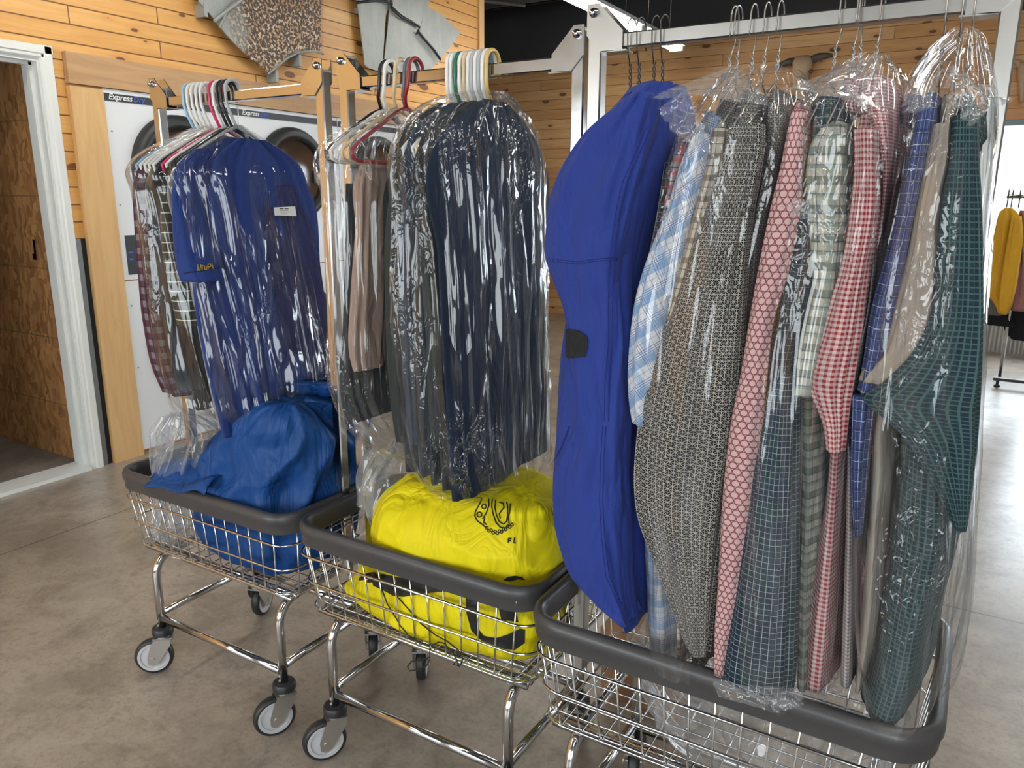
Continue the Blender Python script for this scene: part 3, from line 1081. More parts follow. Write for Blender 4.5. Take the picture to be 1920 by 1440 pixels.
def cart(label, xc, yn, pl, pr, ztop, zbar, mrack, angles, hx=0.358):
    hy = 0.222
    yc = yn + hy
    root = thing('laundry_cart', (xc, yc, FLOOR_Z), label, 'laundry cart', 'wire laundry carts standing end to end')
    # bumper rim : profile swept round
    prof_ = [(-0.014, 0.0), (-0.017, 0.020), (-0.016, 0.040), (-0.010, 0.048), (0.000, 0.050), (0.010, 0.047), (0.017, 0.038), (0.017, 0.024), (0.011, 0.018), (0.011, 0.002), (0.008, -0.006), (-0.010, -0.006)]
    rings_ = []
    base = rrect(0, 0, 1, 1, 0, 0)
    for (po, pz) in prof_:
        rings_.append(rrect(xc, yc, hx + po * 0.75 - 0.013, hy + po * 0.75 - 0.013, 0.065 + po, 0.752 + pz, 8))
    rings_.append(rings_[0])
    mb_ = MB()
    mb_.loft(rings_)
    part(mb_, 'bumper_rim', M['rim'], root, angle=0.9)
    # basket wires
    mb_ = MB()
    levels_ = [(0.762, 0.345, 0.209), (0.715, 0.338, 0.204), (0.642, 0.328, 0.196), (0.568, 0.318, 0.188)]
    for (z_, ax, ay) in levels_[1:]:
        mb_.tube(rrect(xc, yc, ax + 0.004, ay + 0.004, 0.05, z_, 6), 0.0032, 8, closed=True)
    mb_.tube(rrect(xc, yc, 0.300, 0.170, 0.04, 0.558, 6), 0.0032, 8, closed=True)
    part(mb_, 'basket_ring', M['chrome'], root)
    mb_ = MB()
    nx, ny = 14, 9
    for i in range(nx):
        u = -1 + 2 * (i + 0.5) / nx
        pts_ = [(xc + u * 0.325, yc - 0.209, 0.775), (xc + u * 0.30, yc - 0.190, 0.572), (xc + u * 0.30, yc - 0.182, 0.562),
                (xc + u * 0.30, yc + 0.182, 0.562), (xc + u * 0.30, yc + 0.190, 0.572), (xc + u * 0.325, yc + 0.209, 0.775)]
        mb_.tube(pts_, 0.0021, 6)
    for i in range(ny):
        u = -1 + 2 * (i + 0.5) / ny
        pts_ = [(xc - 0.345, yc + u * 0.19, 0.775), (xc - 0.320, yc + u * 0.17, 0.575), (xc - 0.312, yc + u * 0.17, 0.565),
                (xc + 0.312, yc + u * 0.17, 0.565), (xc + 0.320, yc + u * 0.17, 0.575), (xc + 0.345, yc + u * 0.19, 0.775)]
        mb_.tube(pts_, 0.0021, 6)
    part(mb_, 'basket_wires', M['chrome'], root)
    # base frame : two side frames, long rails, stretchers
    lx, lyn, lyf = 0.262, yc - 0.175, yc + 0.185
    for s in (-1, 1):
        mb_ = MB()
        x_ = xc + s * lx
        pts_ = [(x_, lyn, 0.285), (x_, lyn, 0.42)]
        for k in range(0, 9):
            a = k / 8 * PI / 2
            pts_.append((x_, lyn + 0.065 * (1 - math.cos(a)), 0.4625 + 0.065 * math.sin(a)))
        for k in range(0, 9):
            a = k / 8 * PI / 2
            pts_.append((x_, lyf - 0.065 * (1 - math.sin(a)), 0.4625 + 0.065 * math.cos(a)))
        pts_ += [(x_, lyf, 0.42), (x_, lyf, 0.285)]
        mb_.tube(pts_, 0.0125, 16)
        part(mb_, 'leg_frame', M['chrome'], root)
    for y_ in (lyn, lyf):
        mb_ = MB()
        mb_.tube([(xc - lx + 0.01, y_, 0.325), (xc + lx - 0.01, y_, 0.325)], 0.0115, 12)
        part(mb_, 'stretcher', M['chrome'], root)
    for s in (-1, 1):
        mb_ = MB()
        mb_.tube([(xc + s * lx, lyn + 0.01, 0.342), (xc + s * lx, lyf - 0.01, 0.342)], 0.0115, 12)
        part(mb_, 'stretcher', M['chrome'], root)
    for y_ in (yc - 0.165, yc - 0.145, yc + 0.16):
        mb_ = MB()
        mb_.tube([(xc - 0.305, y_, 0.5475), (xc + 0.305, y_, 0.5475)], 0.0075, 10)
        part(mb_, 'basket_rail', M['chrome'], root)
    # casters
    k = 0
    for y_ in (lyn, lyf):
        for s in (-1, 1):
            x_ = xc + s * lx
            ang = angles[k % 4]
            k += 1
            R3 = Matrix.Rotation(ang, 3, 'Z')
            cr = bpy.data.objects.new('caster', None)
            COL.objects.link(cr)
            cr.parent = root
            cr.location = Vector((x_ - xc, y_ - yc, 0))

            def W(p):
                q_ = R3 @ Vector(p)
                return (x_ + q_.x, y_ + q_.y, q_.z + FLOOR_Z)
            m_ = MB()
            for sy in (-1, 1):
                P = [(-0.023, sy * 0.021, 0.120), (0.026, sy * 0.021, 0.120), (0.022, sy * 0.021, 0.098), (-0.016, sy * 0.021, 0.040), (-0.031, sy * 0.021, 0.032), (-0.045, sy * 0.021, 0.040), (-0.047, sy * 0.021, 0.062), (-0.032, sy * 0.021, 0.105)]
                m_.prism([W(p) for p in P], R3 @ Vector((0, sy * 0.003, 0)))
            P = [(-0.026, -0.024, 0.118), (0.028, -0.024, 0.118), (0.028, 0.024, 0.118), (-0.026, 0.024, 0.118)]
            m_.prism([W(p) for p in P], (0, 0, 0.005))
            m_.lathe([(0.021, 0.122), (0.021, 0.128), (0.012, 0.130), (0.012, 0.150)], (x_, y_, FLOOR_Z), 'z', 18)
            a_, b_ = W((-0.031, -0.027, 0.0565)), W((-0.031, 0.027, 0.0565))
            m_.tube([a_, b_], 0.006, 10)
            for dz_ in (0.160, 0.174):
                m_.lathe([(0.004, -0.012), (0.004, -0.0145), (0.001, -0.0155)], (x_, y_, FLOOR_Z + dz_), 'y', 8)
            part(m_, 'fork', M['fork'], cr, angle=0.6)
            m_ = MB()
            m_.lathe([(0.008, 0.1285), (0.028, 0.1285), (0.031, 0.132), (0.031, 0.146), (0.028, 0.151), (0.014, 0.153)], (x_, y_, FLOOR_Z), 'z', 28)
            part(m_, 'bumper_disc', M['rubber'], cr, angle=0.6)
            cen = W((-0.031, 0, 0.0567))
            q = 0.859
            m_ = MB()
            m_.lathe([(0.0535 * q, -0.014), (0.059 * q, -0.0145), (0.0635 * q, -0.011), (0.066 * q, -0.005), (0.066 * q, 0.005), (0.0635 * q, 0.011), (0.059 * q, 0.0145), (0.0535 * q, 0.014), (0.0535 * q, -0.014)], cen, 'y', 36, rot=R3, cap=False)
            part(m_, 'tyre', M['rubber'], cr, angle=0.9)
            m_ = MB()
            m_.lathe([(0.001, -0.0125), (0.014 * q, -0.0125), (0.018 * q, -0.0105), (0.042 * q, -0.0110), (0.0445 * q, -0.014), (0.0538 * q, -0.0142), (0.0538 * q, 0.0142), (0.0445 * q, 0.014), (0.042 * q, 0.0110), (0.018 * q, 0.0105), (0.014 * q, 0.0125), (0.001, 0.0125)], cen, 'y', 36, rot=R3)
            part(m_, 'wheel_core', M['wheel_grey'], cr, angle=0.6)
    # garment rack
    yp = yc
    h = 0.0135
    for (px_, s) in ((pl, 1), (pr, -1)):
        m_ = MB()
        m_.prism([(px_ + a * h, yp + b * h, 0.56) for a, b in ((-1, -.8), (-.8, -1), (.8, -1), (1, -.8), (1, .8), (.8, 1), (-.8, 1), (-1, .8))], (0, 0, ztop - 0.56))
        part(m_, 'rack_post', mrack, root, smooth=False)
        m_ = MB()
        m_.box(px_ - h - 0.0012, px_ + h + 0.0012, yp - h - 0.0012, yp + h + 0.0012, ztop - 0.001, ztop + 0.004)
        part(m_, 'post_cap', M['dark_grey'] if mrack is M['chromate'] else M['zinc'], root, smooth=False)
        # folded gusset bracket
        m_ = MB()
        prof3 = [(-h - 0.001, -0.038), (0.046, -0.038 + 0.012), (0.060, -0.016), (0.060, 0.004), (0.016, 0.062), (-h - 0.001, 0.062)]
        P = [(-h * 1.05, 0.064), (h * 0.6, 0.064), (0.055, 0.016), (0.055, -0.016), (h, -0.018), (-h * 1.05, 0.012)]
        for sy in (-1, 1):
            m_.prism([(px_ + s * a, yp + sy * (h + 0.001), zbar + b) for a, b in P], (0, sy * 0.0025, 0))
        m_.box(min(px_ + s * h, px_ + s * 0.062), max(px_ + s * h, px_ + s * 0.062), yp - h - 0.0035, yp + h + 0.0035, zbar - 0.0185, zbar - 0.0160)
        part(m_, 'rack_bracket', mrack, root, smooth=False)
        m_ = MB()
        m_.lathe([(0.0085, 0), (0.0085, -0.004), (0.006, -0.006), (0.006, -0.010), (0.001, -0.011)], (px_, yp - h - 0.0035, zbar + 0.048), 'y', 12)
        part(m_, 'bolt', M['chrome'], root)
    m_ = MB()
    b = 0.0125
    m_.prism([(pl + 0.013, yp + a_ * b, zbar + c_ * b) for a_, c_ in ((-1, -.8), (-.8, -1), (.8, -1), (1, -.8), (1, .8), (.8, 1), (-.8, 1), (-1, .8))], (pr - pl - 0.026, 0, 0))
    part(m_, 'rack_bar', mrack, root, smooth=False)
    return root


C1 = cart('wire laundry cart nearest the doorway, holding the blue laundry sack', -1.733, 1.208, -2.010, -1.388, 1.858, 1.822, M['chrome'], [0.75, 1.05, -1.2, -0.9])
C2 = cart('middle wire laundry cart, holding the yellow laundry sack', -1.022, 1.208, -1.312, -0.708, 1.882, 1.826, M['chrome'], [0.95, 1.2, -1.0, -1.3], 0.350)
C3 = cart('wire laundry cart nearest the camera, under the plaid and checked shirts', -0.311, 1.138, -0.640, -0.006, 1.892, 1.842, M['zinc'], [1.1, 0.9, -1.2, -0.8])
# ================================================================== CLOTH MATERIALS
def cloth(name, fn, rough=0.85, sheen=0.05, uvs=1.6, crease=0.5, rot=0.0):
    t_ = NT(name)
    tc = t_.n('ShaderNodeUVMap')
    sep = t_.n('ShaderNodeSeparateXYZ')
    t_.link(tc.outputs[0], sep.inputs[0])
    u, v = t_.math('MULTIPLY', sep.outputs[0], uvs), t_.math('MULTIPLY', sep.outputs[1], uvs)
    if rot:
        cr_, sr_ = math.cos(rot), math.sin(rot)
        u, v = t_.math('SUBTRACT', t_.math('MULTIPLY', u, cr_), t_.math('MULTIPLY', v, sr_)), t_.math('ADD', t_.math('MULTIPLY', u, sr_), t_.math('MULTIPLY', v, cr_))
    col = fn(t_, u, v)
    nz = t_.noise(t_.world_pos(), 14, 3)
    col = t_.mix(t_.math('MULTIPLY', nz, 0.25), col, t_.mix(0.5, col, (0, 0, 0)))
    w = t_.noise(t_.world_pos(), 260, 2)
    big = t_.noise(t_.world_pos((1, 1, 0.35)), 11, 3, 0.5, 1.2)
    rg = t_.math('ABSOLUTE', t_.math('MULTIPLY_ADD', big, 2.0, -1.0))
    nb = t_.bump(rg, crease, 0.022)
    return t_.pbr(col, rough, 0, t_.bump(w, 0.12, 0.0015, nb), sheen=sheen, spec=0.25)


def band(t_, c, period, width, off=0.0):
    return t_.math('LESS_THAN', t_.math('FRACT', t_.math('DIVIDE', t_.math('ADD', c, 10.0 + off), period)), width / period)


def solid(c1, c2=None):
    c2 = c2 or [x * 0.8 for x in c1]
    return lambda t_, u, v: t_.mix(t_.noise(t_.world_pos((1, 1, .3)), 9, 3), c1, c2)


def gingham(light, dark, p, mid=0.5):
    def fn(t_, u, v):
        a = band(t_, u, p, p / 2)
        b = band(t_, v, p, p / 2)
        s = t_.math('MULTIPLY', t_.math('ADD', a, b), 0.5)
        return t_.mix(s, light, dark)
    return fn


def grid(basec, linec, pu, pv, w, base2=None, bp=0.05):
    def fn(t_, u, v):
        c = basec
        if base2:
            c = t_.mix(t_.math('MULTIPLY', t_.math('ADD', band(t_, u, bp, bp * .5), band(t_, v, bp, bp * .5)), 0.5), basec, base2)
        return t_.mix(t_.math('MAXIMUM', band(t_, u, pu, w), band(t_, v, pv, w)), c, linec)
    return fn


def plaid(basec, layers):
    """layers: (axis, period, width, offset, colour, strength)"""
    def fn(t_, u, v):
        c = t_.mix(0.0, basec, basec)
        for ax, p, w, o, cc, st in layers:
            m = band(t_, u if ax == 'u' else v, p, w, o)
            c = t_.mix(t_.math('MULTIPLY', m, st), c, cc)
        return c
    return fn


def hexrings(ground, ring, fill, p):
    def fn(t_, u, v):
        res = None
        for (ou, ov) in ((0, 0), (0.5, 0.5)):
            fu = t_.math('SUBTRACT', t_.math('FRACT', t_.math('ADD', t_.math('DIVIDE', t_.math('ADD', u, 10), p), ou)), 0.5)
            fv = t_.math('SUBTRACT', t_.math('FRACT', t_.math('ADD', t_.math('DIVIDE', t_.math('ADD', v, 10), p * 1.732), ov)), 0.5)
            fv = t_.math('MULTIPLY', fv, 1.732)
            d_ = t_.math('SQRT', t_.math('ADD', t_.math('MULTIPLY', fu, fu), t_.math('MULTIPLY', fv, fv)))
            res = d_ if res is None else t_.math('MINIMUM', res, d_)
        r1 = t_.math('LESS_THAN', t_.math('ABSOLUTE', t_.math('SUBTRACT', res, 0.46)), 0.055)
        inn = t_.math('LESS_THAN', res, 0.36)
        c = t_.mix(inn, ground, fill)
        return t_.mix(r1, c, ring)
    return fn


def starlattice(dark, light, p):
    def fn(t_, u, v):
        def tri(x):
            return t_.math('ABSOLUTE', t_.math('SUBTRACT', t_.math('FRACT', x), 0.5))
        a = t_.math('DIVIDE', t_.math('ADD', u, 10), p)
        b = t_.math('DIVIDE', t_.math('ADD', v, 10), p)
        lines = None
        for x, w in ((a, .035), (b, .035), (t_.math('ADD', a, b), .040), (t_.math('SUBTRACT', a, b), .040), (t_.math('MULTIPLY_ADD', a, 1.0, 0.5), .022), (t_.math('MULTIPLY_ADD', b, 1.0, 0.5), .022)):
            q = t_.math('LESS_THAN', tri(x), w)
            lines = q if lines is None else t_.math('MAXIMUM', lines, q)
        return t_.mix(lines, dark, light)
    return fn


royal = (0.030, 0.062, 0.42)
M['royal'] = cloth('royal_blue_twill', solid((0.026, 0.052, 0.285), (0.019, 0.038, 0.215)))
M['royal_seam'] = cloth('royal_blue_seam', solid((0.012, 0.022, 0.16)))
M['scrub'] = cloth('navy_blue_scrub', solid((0.024, 0.052, 0.215), (0.017, 0.038, 0.165)))
M['scrub_dark'] = cloth('deep_navy_knit', solid((0.012, 0.020, 0.085), (0.008, 0.012, 0.045)))
M['redplaid'] = cloth('red_grey_plaid', plaid((0.36, 0.30, 0.30), [('u', .030, .010, 0, (0.55, 0.07, 0.07), .75), ('v', .034, .010, .01, (0.55, 0.07, 0.07), .75), ('u', .030, .003, .018, (0.03, 0.06, 0.14), .8), ('v', .034, .003, .02, (0.03, 0.06, 0.14), .8)]))
BLUEPLAID = (plaid((0.60, 0.61, 0.62), [
    ('u', .062, .018, 0, (0.17, 0.32, 0.52), .55), ('v', .070, .022, .012, (0.11, 0.25, 0.47), .65),
    ('u', .062, .0015, .004, (0.04, 0.13, 0.38), .9), ('u', .062, .0015, .010, (0.04, 0.13, 0.38), .9), ('u', .062, .0015, .016, (0.04, 0.13, 0.38), .9),
    ('v', .070, .0018, .016, (0.04, 0.13, 0.38), .9), ('v', .070, .0018, .022, (0.04, 0.13, 0.38), .9), ('v', .070, .0018, .028, (0.04, 0.13, 0.38), .9),
    ('u', .062, .0012, .034, (0.08, 0.2, 0.45), .8), ('v', .070, .0012, .046, (0.08, 0.2, 0.45), .8)]))
M['blueplaid'] = cloth('white_blue_plaid', BLUEPLAID)
M['blueplaid_bias'] = cloth('white_blue_plaid_on_the_bias', BLUEPLAID, rot=0.6)
M['brownplaid'] = cloth('brown_cream_plaid', plaid((0.52, 0.48, 0.40), [
    ('u', .050, .014, 0, (0.12, 0.09, 0.07), .6), ('v', .050, .014, .01, (0.12, 0.09, 0.07), .7),
    ('u', .050, .002, .026, (0.05, 0.05, 0.06), .9), ('v', .050, .002, .032, (0.05, 0.05, 0.06), .9)]))
M['lattice'] = cloth('black_white_star_lattice', starlattice((0.010, 0.010, 0.011), (0.44, 0.42, 0.38), 0.0185))
M['lattice_fine'] = cloth('black_white_fine_lattice', starlattice((0.010, 0.010, 0.012), (0.34, 0.33, 0.31), 0.012))
M['pink'] = cloth('pink_hex_ring_print', hexrings((0.52, 0.35, 0.34), (0.20, 0.055, 0.07), (0.56, 0.38, 0.37), 0.0175))
M['navygrid'] = cloth('teal_navy_window_check', grid((0.010, 0.036, 0.052), (0.36, 0.42, 0.40), .0135, .0155, .0010, (0.012, 0.022, 0.048), .09))
M['darkgreen'] = cloth('dark_green_window_check', grid((0.020, 0.050, 0.058), (0.34, 0.42, 0.42), .020, .022, .0009, (0.010, 0.030, 0.05), .07))
M['blackcheck'] = cloth('black_window_check', grid((0.022, 0.025, 0.030), (0.26, 0.28, 0.30), .016, .017, .0008))
M['oliveplaid'] = cloth('sage_cream_plaid', plaid((0.44, 0.44, 0.37), [
    ('v', .062, .020, 0, (0.10, 0.125, 0.10), .75), ('v', .062, .010, .026, (0.20, 0.25, 0.21), .7),
    ('u', .056, .016, 0, (0.15, 0.20, 0.17), .55), ('u', .056, .0015, .022, (0.03, 0.06, 0.10), .9), ('u', .056, .0015, .030, (0.03, 0.06, 0.10), .9),
    ('v', .062, .0015, .024, (0.03, 0.06, 0.10), .8), ('v', .062, .0015, .046, (0.03, 0.06, 0.10), .8)]))
M['redgingham'] = cloth('red_white_gingham', gingham((0.60, 0.48, 0.46), (0.30, 0.018, 0.030), 0.0125))
M['redgingham_fine'] = cloth('fine_red_white_gingham', gingham((0.66, 0.52, 0.52), (0.32, 0.04, 0.06), 0.0085))
M['greygingham'] = cloth('mauve_grey_gingham', gingham((0.46, 0.42, 0.40), (0.20, 0.16, 0.17), 0.010))
M['blackgingham'] = cloth('black_grey_check', gingham((0.36, 0.34, 0.31), (0.10, 0.09, 0.09), 0.011))
M['navyplaid'] = cloth('navy_blue_plaid', plaid((0.042, 0.062, 0.17), [
    ('u', .022, .0016, 0, (0.50, 0.55, 0.62), .85), ('v', .024, .0016, 0, (0.50, 0.55, 0.62), .85), ('u', .044, .010, .004, (0.014, 0.022, 0.08), .6), ('v', .048, .010, .006, (0.014, 0.022, 0.08), .6),
    ('u', .022, .0009, .011, (0.30, 0.38, 0.52), .7)]))
M['taupe'] = cloth('taupe_linen', solid((0.34, 0.295, 0.25), (0.28, 0.24, 0.20)))
M['tealcheck'] = cloth('dark_teal_check', grid((0.012, 0.036, 0.042), (0.055, 0.105, 0.105), .0118, .0128, .0030, (0.010, 0.022, 0.038), .0236))
M['cream'] = cloth('cream_cotton', solid((0.66, 0.57, 0.42), (0.58, 0.49, 0.35)))
M['maroonplaid'] = cloth('maroon_grey_check', plaid((0.20, 0.175, 0.19), [
    ('u', .032, .017, 0, (0.060, 0.008, 0.020), .8), ('v', .034, .018, .004, (0.060, 0.008, 0.020), .8), ('v', .034, .003, .026, (0.02, 0.02, 0.05), .5)]), uvs=1.0)
M['tan'] = cloth('tan_cotton', solid((0.43, 0.32, 0.23), (0.34, 0.25, 0.17)))
M['pinktan'] = cloth('pinkish_tan_cotton', solid((0.42, 0.30, 0.24), (0.33, 0.23, 0.18)))
M['khaki'] = cloth('khaki_cotton', solid((0.24, 0.20, 0.13), (0.18, 0.15, 0.10)))
M['blackcloth'] = cloth('black_cotton', solid((0.014, 0.014, 0.017), (0.022, 0.022, 0.026)))
M['charcoal'] = cloth('charcoal_cotton', solid((0.030, 0.034, 0.040), (0.020, 0.026, 0.034)))
M['charcoal_green'] = cloth('dark_olive_charcoal_cotton', solid((0.038, 0.042, 0.038), (0.026, 0.032, 0.032)))
M['midnight'] = cloth('midnight_blue_cotton', solid((0.014, 0.024, 0.055), (0.010, 0.018, 0.036)))
M['slate'] = cloth('slate_blue_cotton', solid((0.030, 0.050, 0.080), (0.022, 0.038, 0.066)))
M['stripepolo'] = cloth('dark_polo_with_white_stripes', lambda t_, u, v: t_.mix(band(t_, v, .024, .0026), (0.035, 0.038, 0.024), (0.52, 0.50, 0.42)), uvs=1.0)
M['heather'] = cloth('heather_grey_jersey', lambda t_, u, v: t_.mix(t_.noise(t_.world_pos(), 180, 2), (0.20, 0.19, 0.17), (0.44, 0.42, 0.38)))
M['purple'] = cloth('purple_film_sheen_cotton', solid((0.034, 0.036, 0.125), (0.026, 0.028, 0.09)))  # purple cloth colour stands in for sheen on the film
M['olive'] = cloth('olive_cotton', solid((0.15, 0.14, 0.06)))
M['sackblue'] = cloth('blue_nylon_sack', solid((0.012, 0.075, 0.275), (0.009, 0.058, 0.22)), rough=0.5, sheen=0.0)
M['sackyellow'] = cloth('yellow_nylon_sack', solid((0.86, 0.74, 0.008), (0.80, 0.66, 0.006)), rough=0.6, sheen=0.0)
M['print_black'] = plain('black_print', (0.012, 0.012, 0.010), 0.6)
M['velcro'] = plain('black_hook_tape', (0.010, 0.010, 0.011), 0.9, nscale=300, namp=0.6, bump=0.4)
M['thread_yellow'] = plain('mustard_thread', (0.42, 0.30, 0.05), 0.7)
M['paper'] = plain('white_paper_label', (0.74, 0.73, 0.68), 0.6)
M['button'] = plain('pale_button', (0.55, 0.55, 0.52), 0.35)


# ================================================================== GARMENTS
def interp_levels(lv, n):
    """lv: rows of numbers, first column monotonic; smooth resample"""
    A = np.array(lv, float)
    d_ = np.concatenate([[0], np.cumsum(np.maximum(1e-6, np.abs(np.diff(A[:, 0]))))])
    tt = np.linspace(0, d_[-1], n)
    out = np.zeros((n, A.shape[1]))
    m_ = np.gradient(A, d_, axis=0) if len(A) > 2 else None
    for i, x in enumerate(tt):
        k = min(len(d_) - 2, max(0, np.searchsorted(d_, x) - 1))
        h_ = d_[k + 1] - d_[k]
        s = (x - d_[k]) / h_
        if m_ is None:
            out[i] = A[k] * (1 - s) + A[k + 1] * s
        else:
            h00 = 2 * s ** 3 - 3 * s ** 2 + 1
            h10 = s ** 3 - 2 * s ** 2 + s
            h01 = -2 * s ** 3 + 3 * s ** 2
            h11 = s ** 3 - s ** 2
            out[i] = h00 * A[k] + h10 * h_ * m_[k] + h01 * A[k + 1] + h11 * h_ * m_[k + 1]
    return out


def drape(levels, yn, yc, power=2.4, fold=0.006, seed=0.0, n=72, rows=70, shoulder=0.12, ridged=0.0, kfold=2.2, vfold=1.2,
          topclose=0.35, cap=True, bottomflare=0.0, tilt=0.0, side=0.6):
    """hanging cloth body: levels (y_px, x_left, x_right[, yn]) measured at its near face; returns MB"""
    lv = [tuple(l) + ((yn,) if len(l) == 3 else ()) for l in levels]
    L_ = interp_levels(lv, rows)
    z_top = on_y((L_[0][1] + L_[0][2]) / 2, L_[0][0], yc)[2]
    rings_ = []
    for i in range(rows):
        yp, xl, xr, y0 = L_[i]
        q = on_y((xl + xr) / 2, yp, y0)
        z_ = q[2]
        sfac = 1.0
        if shoulder > 0:
            s = min(1.0, max(0.0, (z_top - z_) / shoulder))
            sfac = topclose + (1 - topclose) * math.sin(s * PI / 2)
        ynear = yc - (yc - y0) * sfac
        a_ = on_y(xl, yp, ynear)
        b_ = on_y(xr, yp, ynear)
        z_ = (a_[2] + b_[2]) / 2
        cx = (a_[0] + b_[0]) / 2
        hw = max(0.004, (b_[0] - a_[0]) / 2)
        hy_ = yc - ynear
        ring = []
        for k in range(n):
            th = 2 * PI * (k + 0.5) / n + PI / 2
            c_, s_ = math.cos(th), math.sin(th)
            ex = sup(c_, 2 / power)
            ey = sup(s_, 2 / power)
            nx_, ny_ = c_, s_
            q1 = noise.noise(Vector((c_ * kfold + seed, s_ * kfold * 1.7 + seed * 2, z_ * vfold)))
            q2 = noise.noise(Vector((c_ * kfold * 2.3 + seed, s_ * kfold * 4 - seed, z_ * vfold * 2.4 + 7)))
            dd = fold * (q1 * 1.3 + q2 * 0.7)
            if ridged:
                q3 = abs(noise.noise(Vector((c_ * 3.1 + seed, s_ * 7.0 + seed, z_ * 1.6))))
                q4 = abs(noise.noise(Vector((c_ * 8 + seed, s_ * 18 + seed, z_ * 5.0))))
                dd += ridged * (0.35 - q3) + ridged * 0.35 * (0.3 - q4)
            dd *= min(1.0, 0.35 + hw / 0.03)
            ring.append((cx + ex * hw + nx_ * dd, yc + ey * hy_ + ny_ * dd * (0.5 + side), z_))
        rings_.append(ring)
    m_ = MB()
    m_.loft(rings_, cap0=cap, cap1=cap, uvoff=(seed * .13, seed * .07))
    return m_


def mantle(levels, yn, depth, **kw):
    """a sleeve or flap: a slimmer drape whose near face is at yn"""
    kw.setdefault('shoulder', 0)
    kw.setdefault('n', 40)
    kw.setdefault('rows', 48)
    kw.setdefault('power', 2.1)
    return drape(levels, yn, yn + depth / 2, **kw)


def decal_poly(bvh, px, off=0.0015, step=6):
    """flat printed patch lying on a surface: polygon in picture pixels cast on to the cloth"""
    xs_ = [p[0] for p in px]
    ys_ = [p[1] for p in px]
    from mathutils.geometry import tessellate_polygon
    tri = tessellate_polygon([[Vector((p[0], p[1], 0)) for p in px]])
    bm_ = bmesh.new()
    vv = [bm_.verts.new((p[0], p[1], 0)) for p in px]
    for t3 in tri:
        try:
            bm_.faces.new([vv[i] for i in t3])
        except ValueError:
            pass
    for _ in range(6):
        long_ = [e for e in bm_.edges if e.calc_length() > step]
        if not long_:
            break
        bmesh.ops.subdivide_edges(bm_, edges=long_, cuts=1)
        bmesh.ops.triangulate(bm_, faces=bm_.faces)
    m_ = MB()
    vs, ok = [], []
    lastd = None
    for v_ in bm_.verts:
        d_ = Vector(ray(v_.co.x, v_.co.y))
        hit, nrm, idx, dist = bvh.ray_cast(Vector(CPOS), d_)
        if hit is None:
            hit = Vector(CPOS) + d_ * (lastd or 1.5)
            ok.append(False)
        else:
            lastd = dist
            if nrm.dot(d_) > 0:
                nrm = -nrm
            hit = hit + nrm * off
            ok.append(True)
        vs.append(tuple(hit))
    bm_.verts.index_update()
    fs = [tuple(v_.index for v_ in f_.verts) for f_ in bm_.faces if all(ok[v_.index] for v_ in f_.verts)]
    m_.add(vs, fs)
    bm_.free()
    return m_


def surf_path(bvh, px, off=0.0015, step=5.0, smooth_=True):
    out = []
    P = [np.array(p, float) for p in px]
    pts = []
    for a_, b_ in zip(P[:-1], P[1:]):
        k = max(1, int(np.linalg.norm(b_ - a_) / step))
        for i in range(k):
            pts.append(a_ + (b_ - a_) * i / k)
    pts.append(P[-1])
    for p in pts:
        d_ = Vector(ray(p[0], p[1]))
        hit, nrm, idx, dist = bvh.ray_cast(Vector(CPOS), d_)
        if hit is None:
            continue
        if nrm.dot(d_) > 0:
            nrm = -nrm
        out.append(tuple(hit + nrm * off))
    return out


def stroke(bvh, px, w=0.0015, off=0.0008, m_=None, closed=False, step=5.0):
    m_ = m_ or MB()
    p = surf_path(bvh, px, off, step)
    if len(p) > 1:
        m_.tube(p, w, 6, closed=closed)
    return m_


def collar_mb(px_top, yc, w_left, w_right, h, thick=0.05):
    """standing folded collar, open ring around the hanger neck; px_top centre of the collar at the top"""
    m_ = MB()
    c0 = on_y(px_top[0], px_top[1], yc)
    rings_ = []
    for j, (r, dz) in enumerate(((0.052, -h), (0.060, -h * 0.8), (0.050, -0.004), (0.047, 0.0), (0.044, -0.004), (0.042, -h * 0.6))):
        ring = []
        for k in range(28):
            a = 2 * PI * k / 28
            # taller at the back, dropping to the front opening (towards +x)
            dip = 0.5 * (1 + math.cos(a))
            ring.append((c0[0] + r * thick / 0.05 * 0.85 * math.cos(a), yc + r * 1.15 * math.sin(a), c0[2] + dz - dip * 0.028))
        rings_.append(ring)
    m_.loft(rings_)
    return m_


def new_garment(name, label, cat, group, xpx, ypx, yc):
    q = on_y(xpx, ypx, yc)
    return thing(name, tuple(q), label, cat, group)


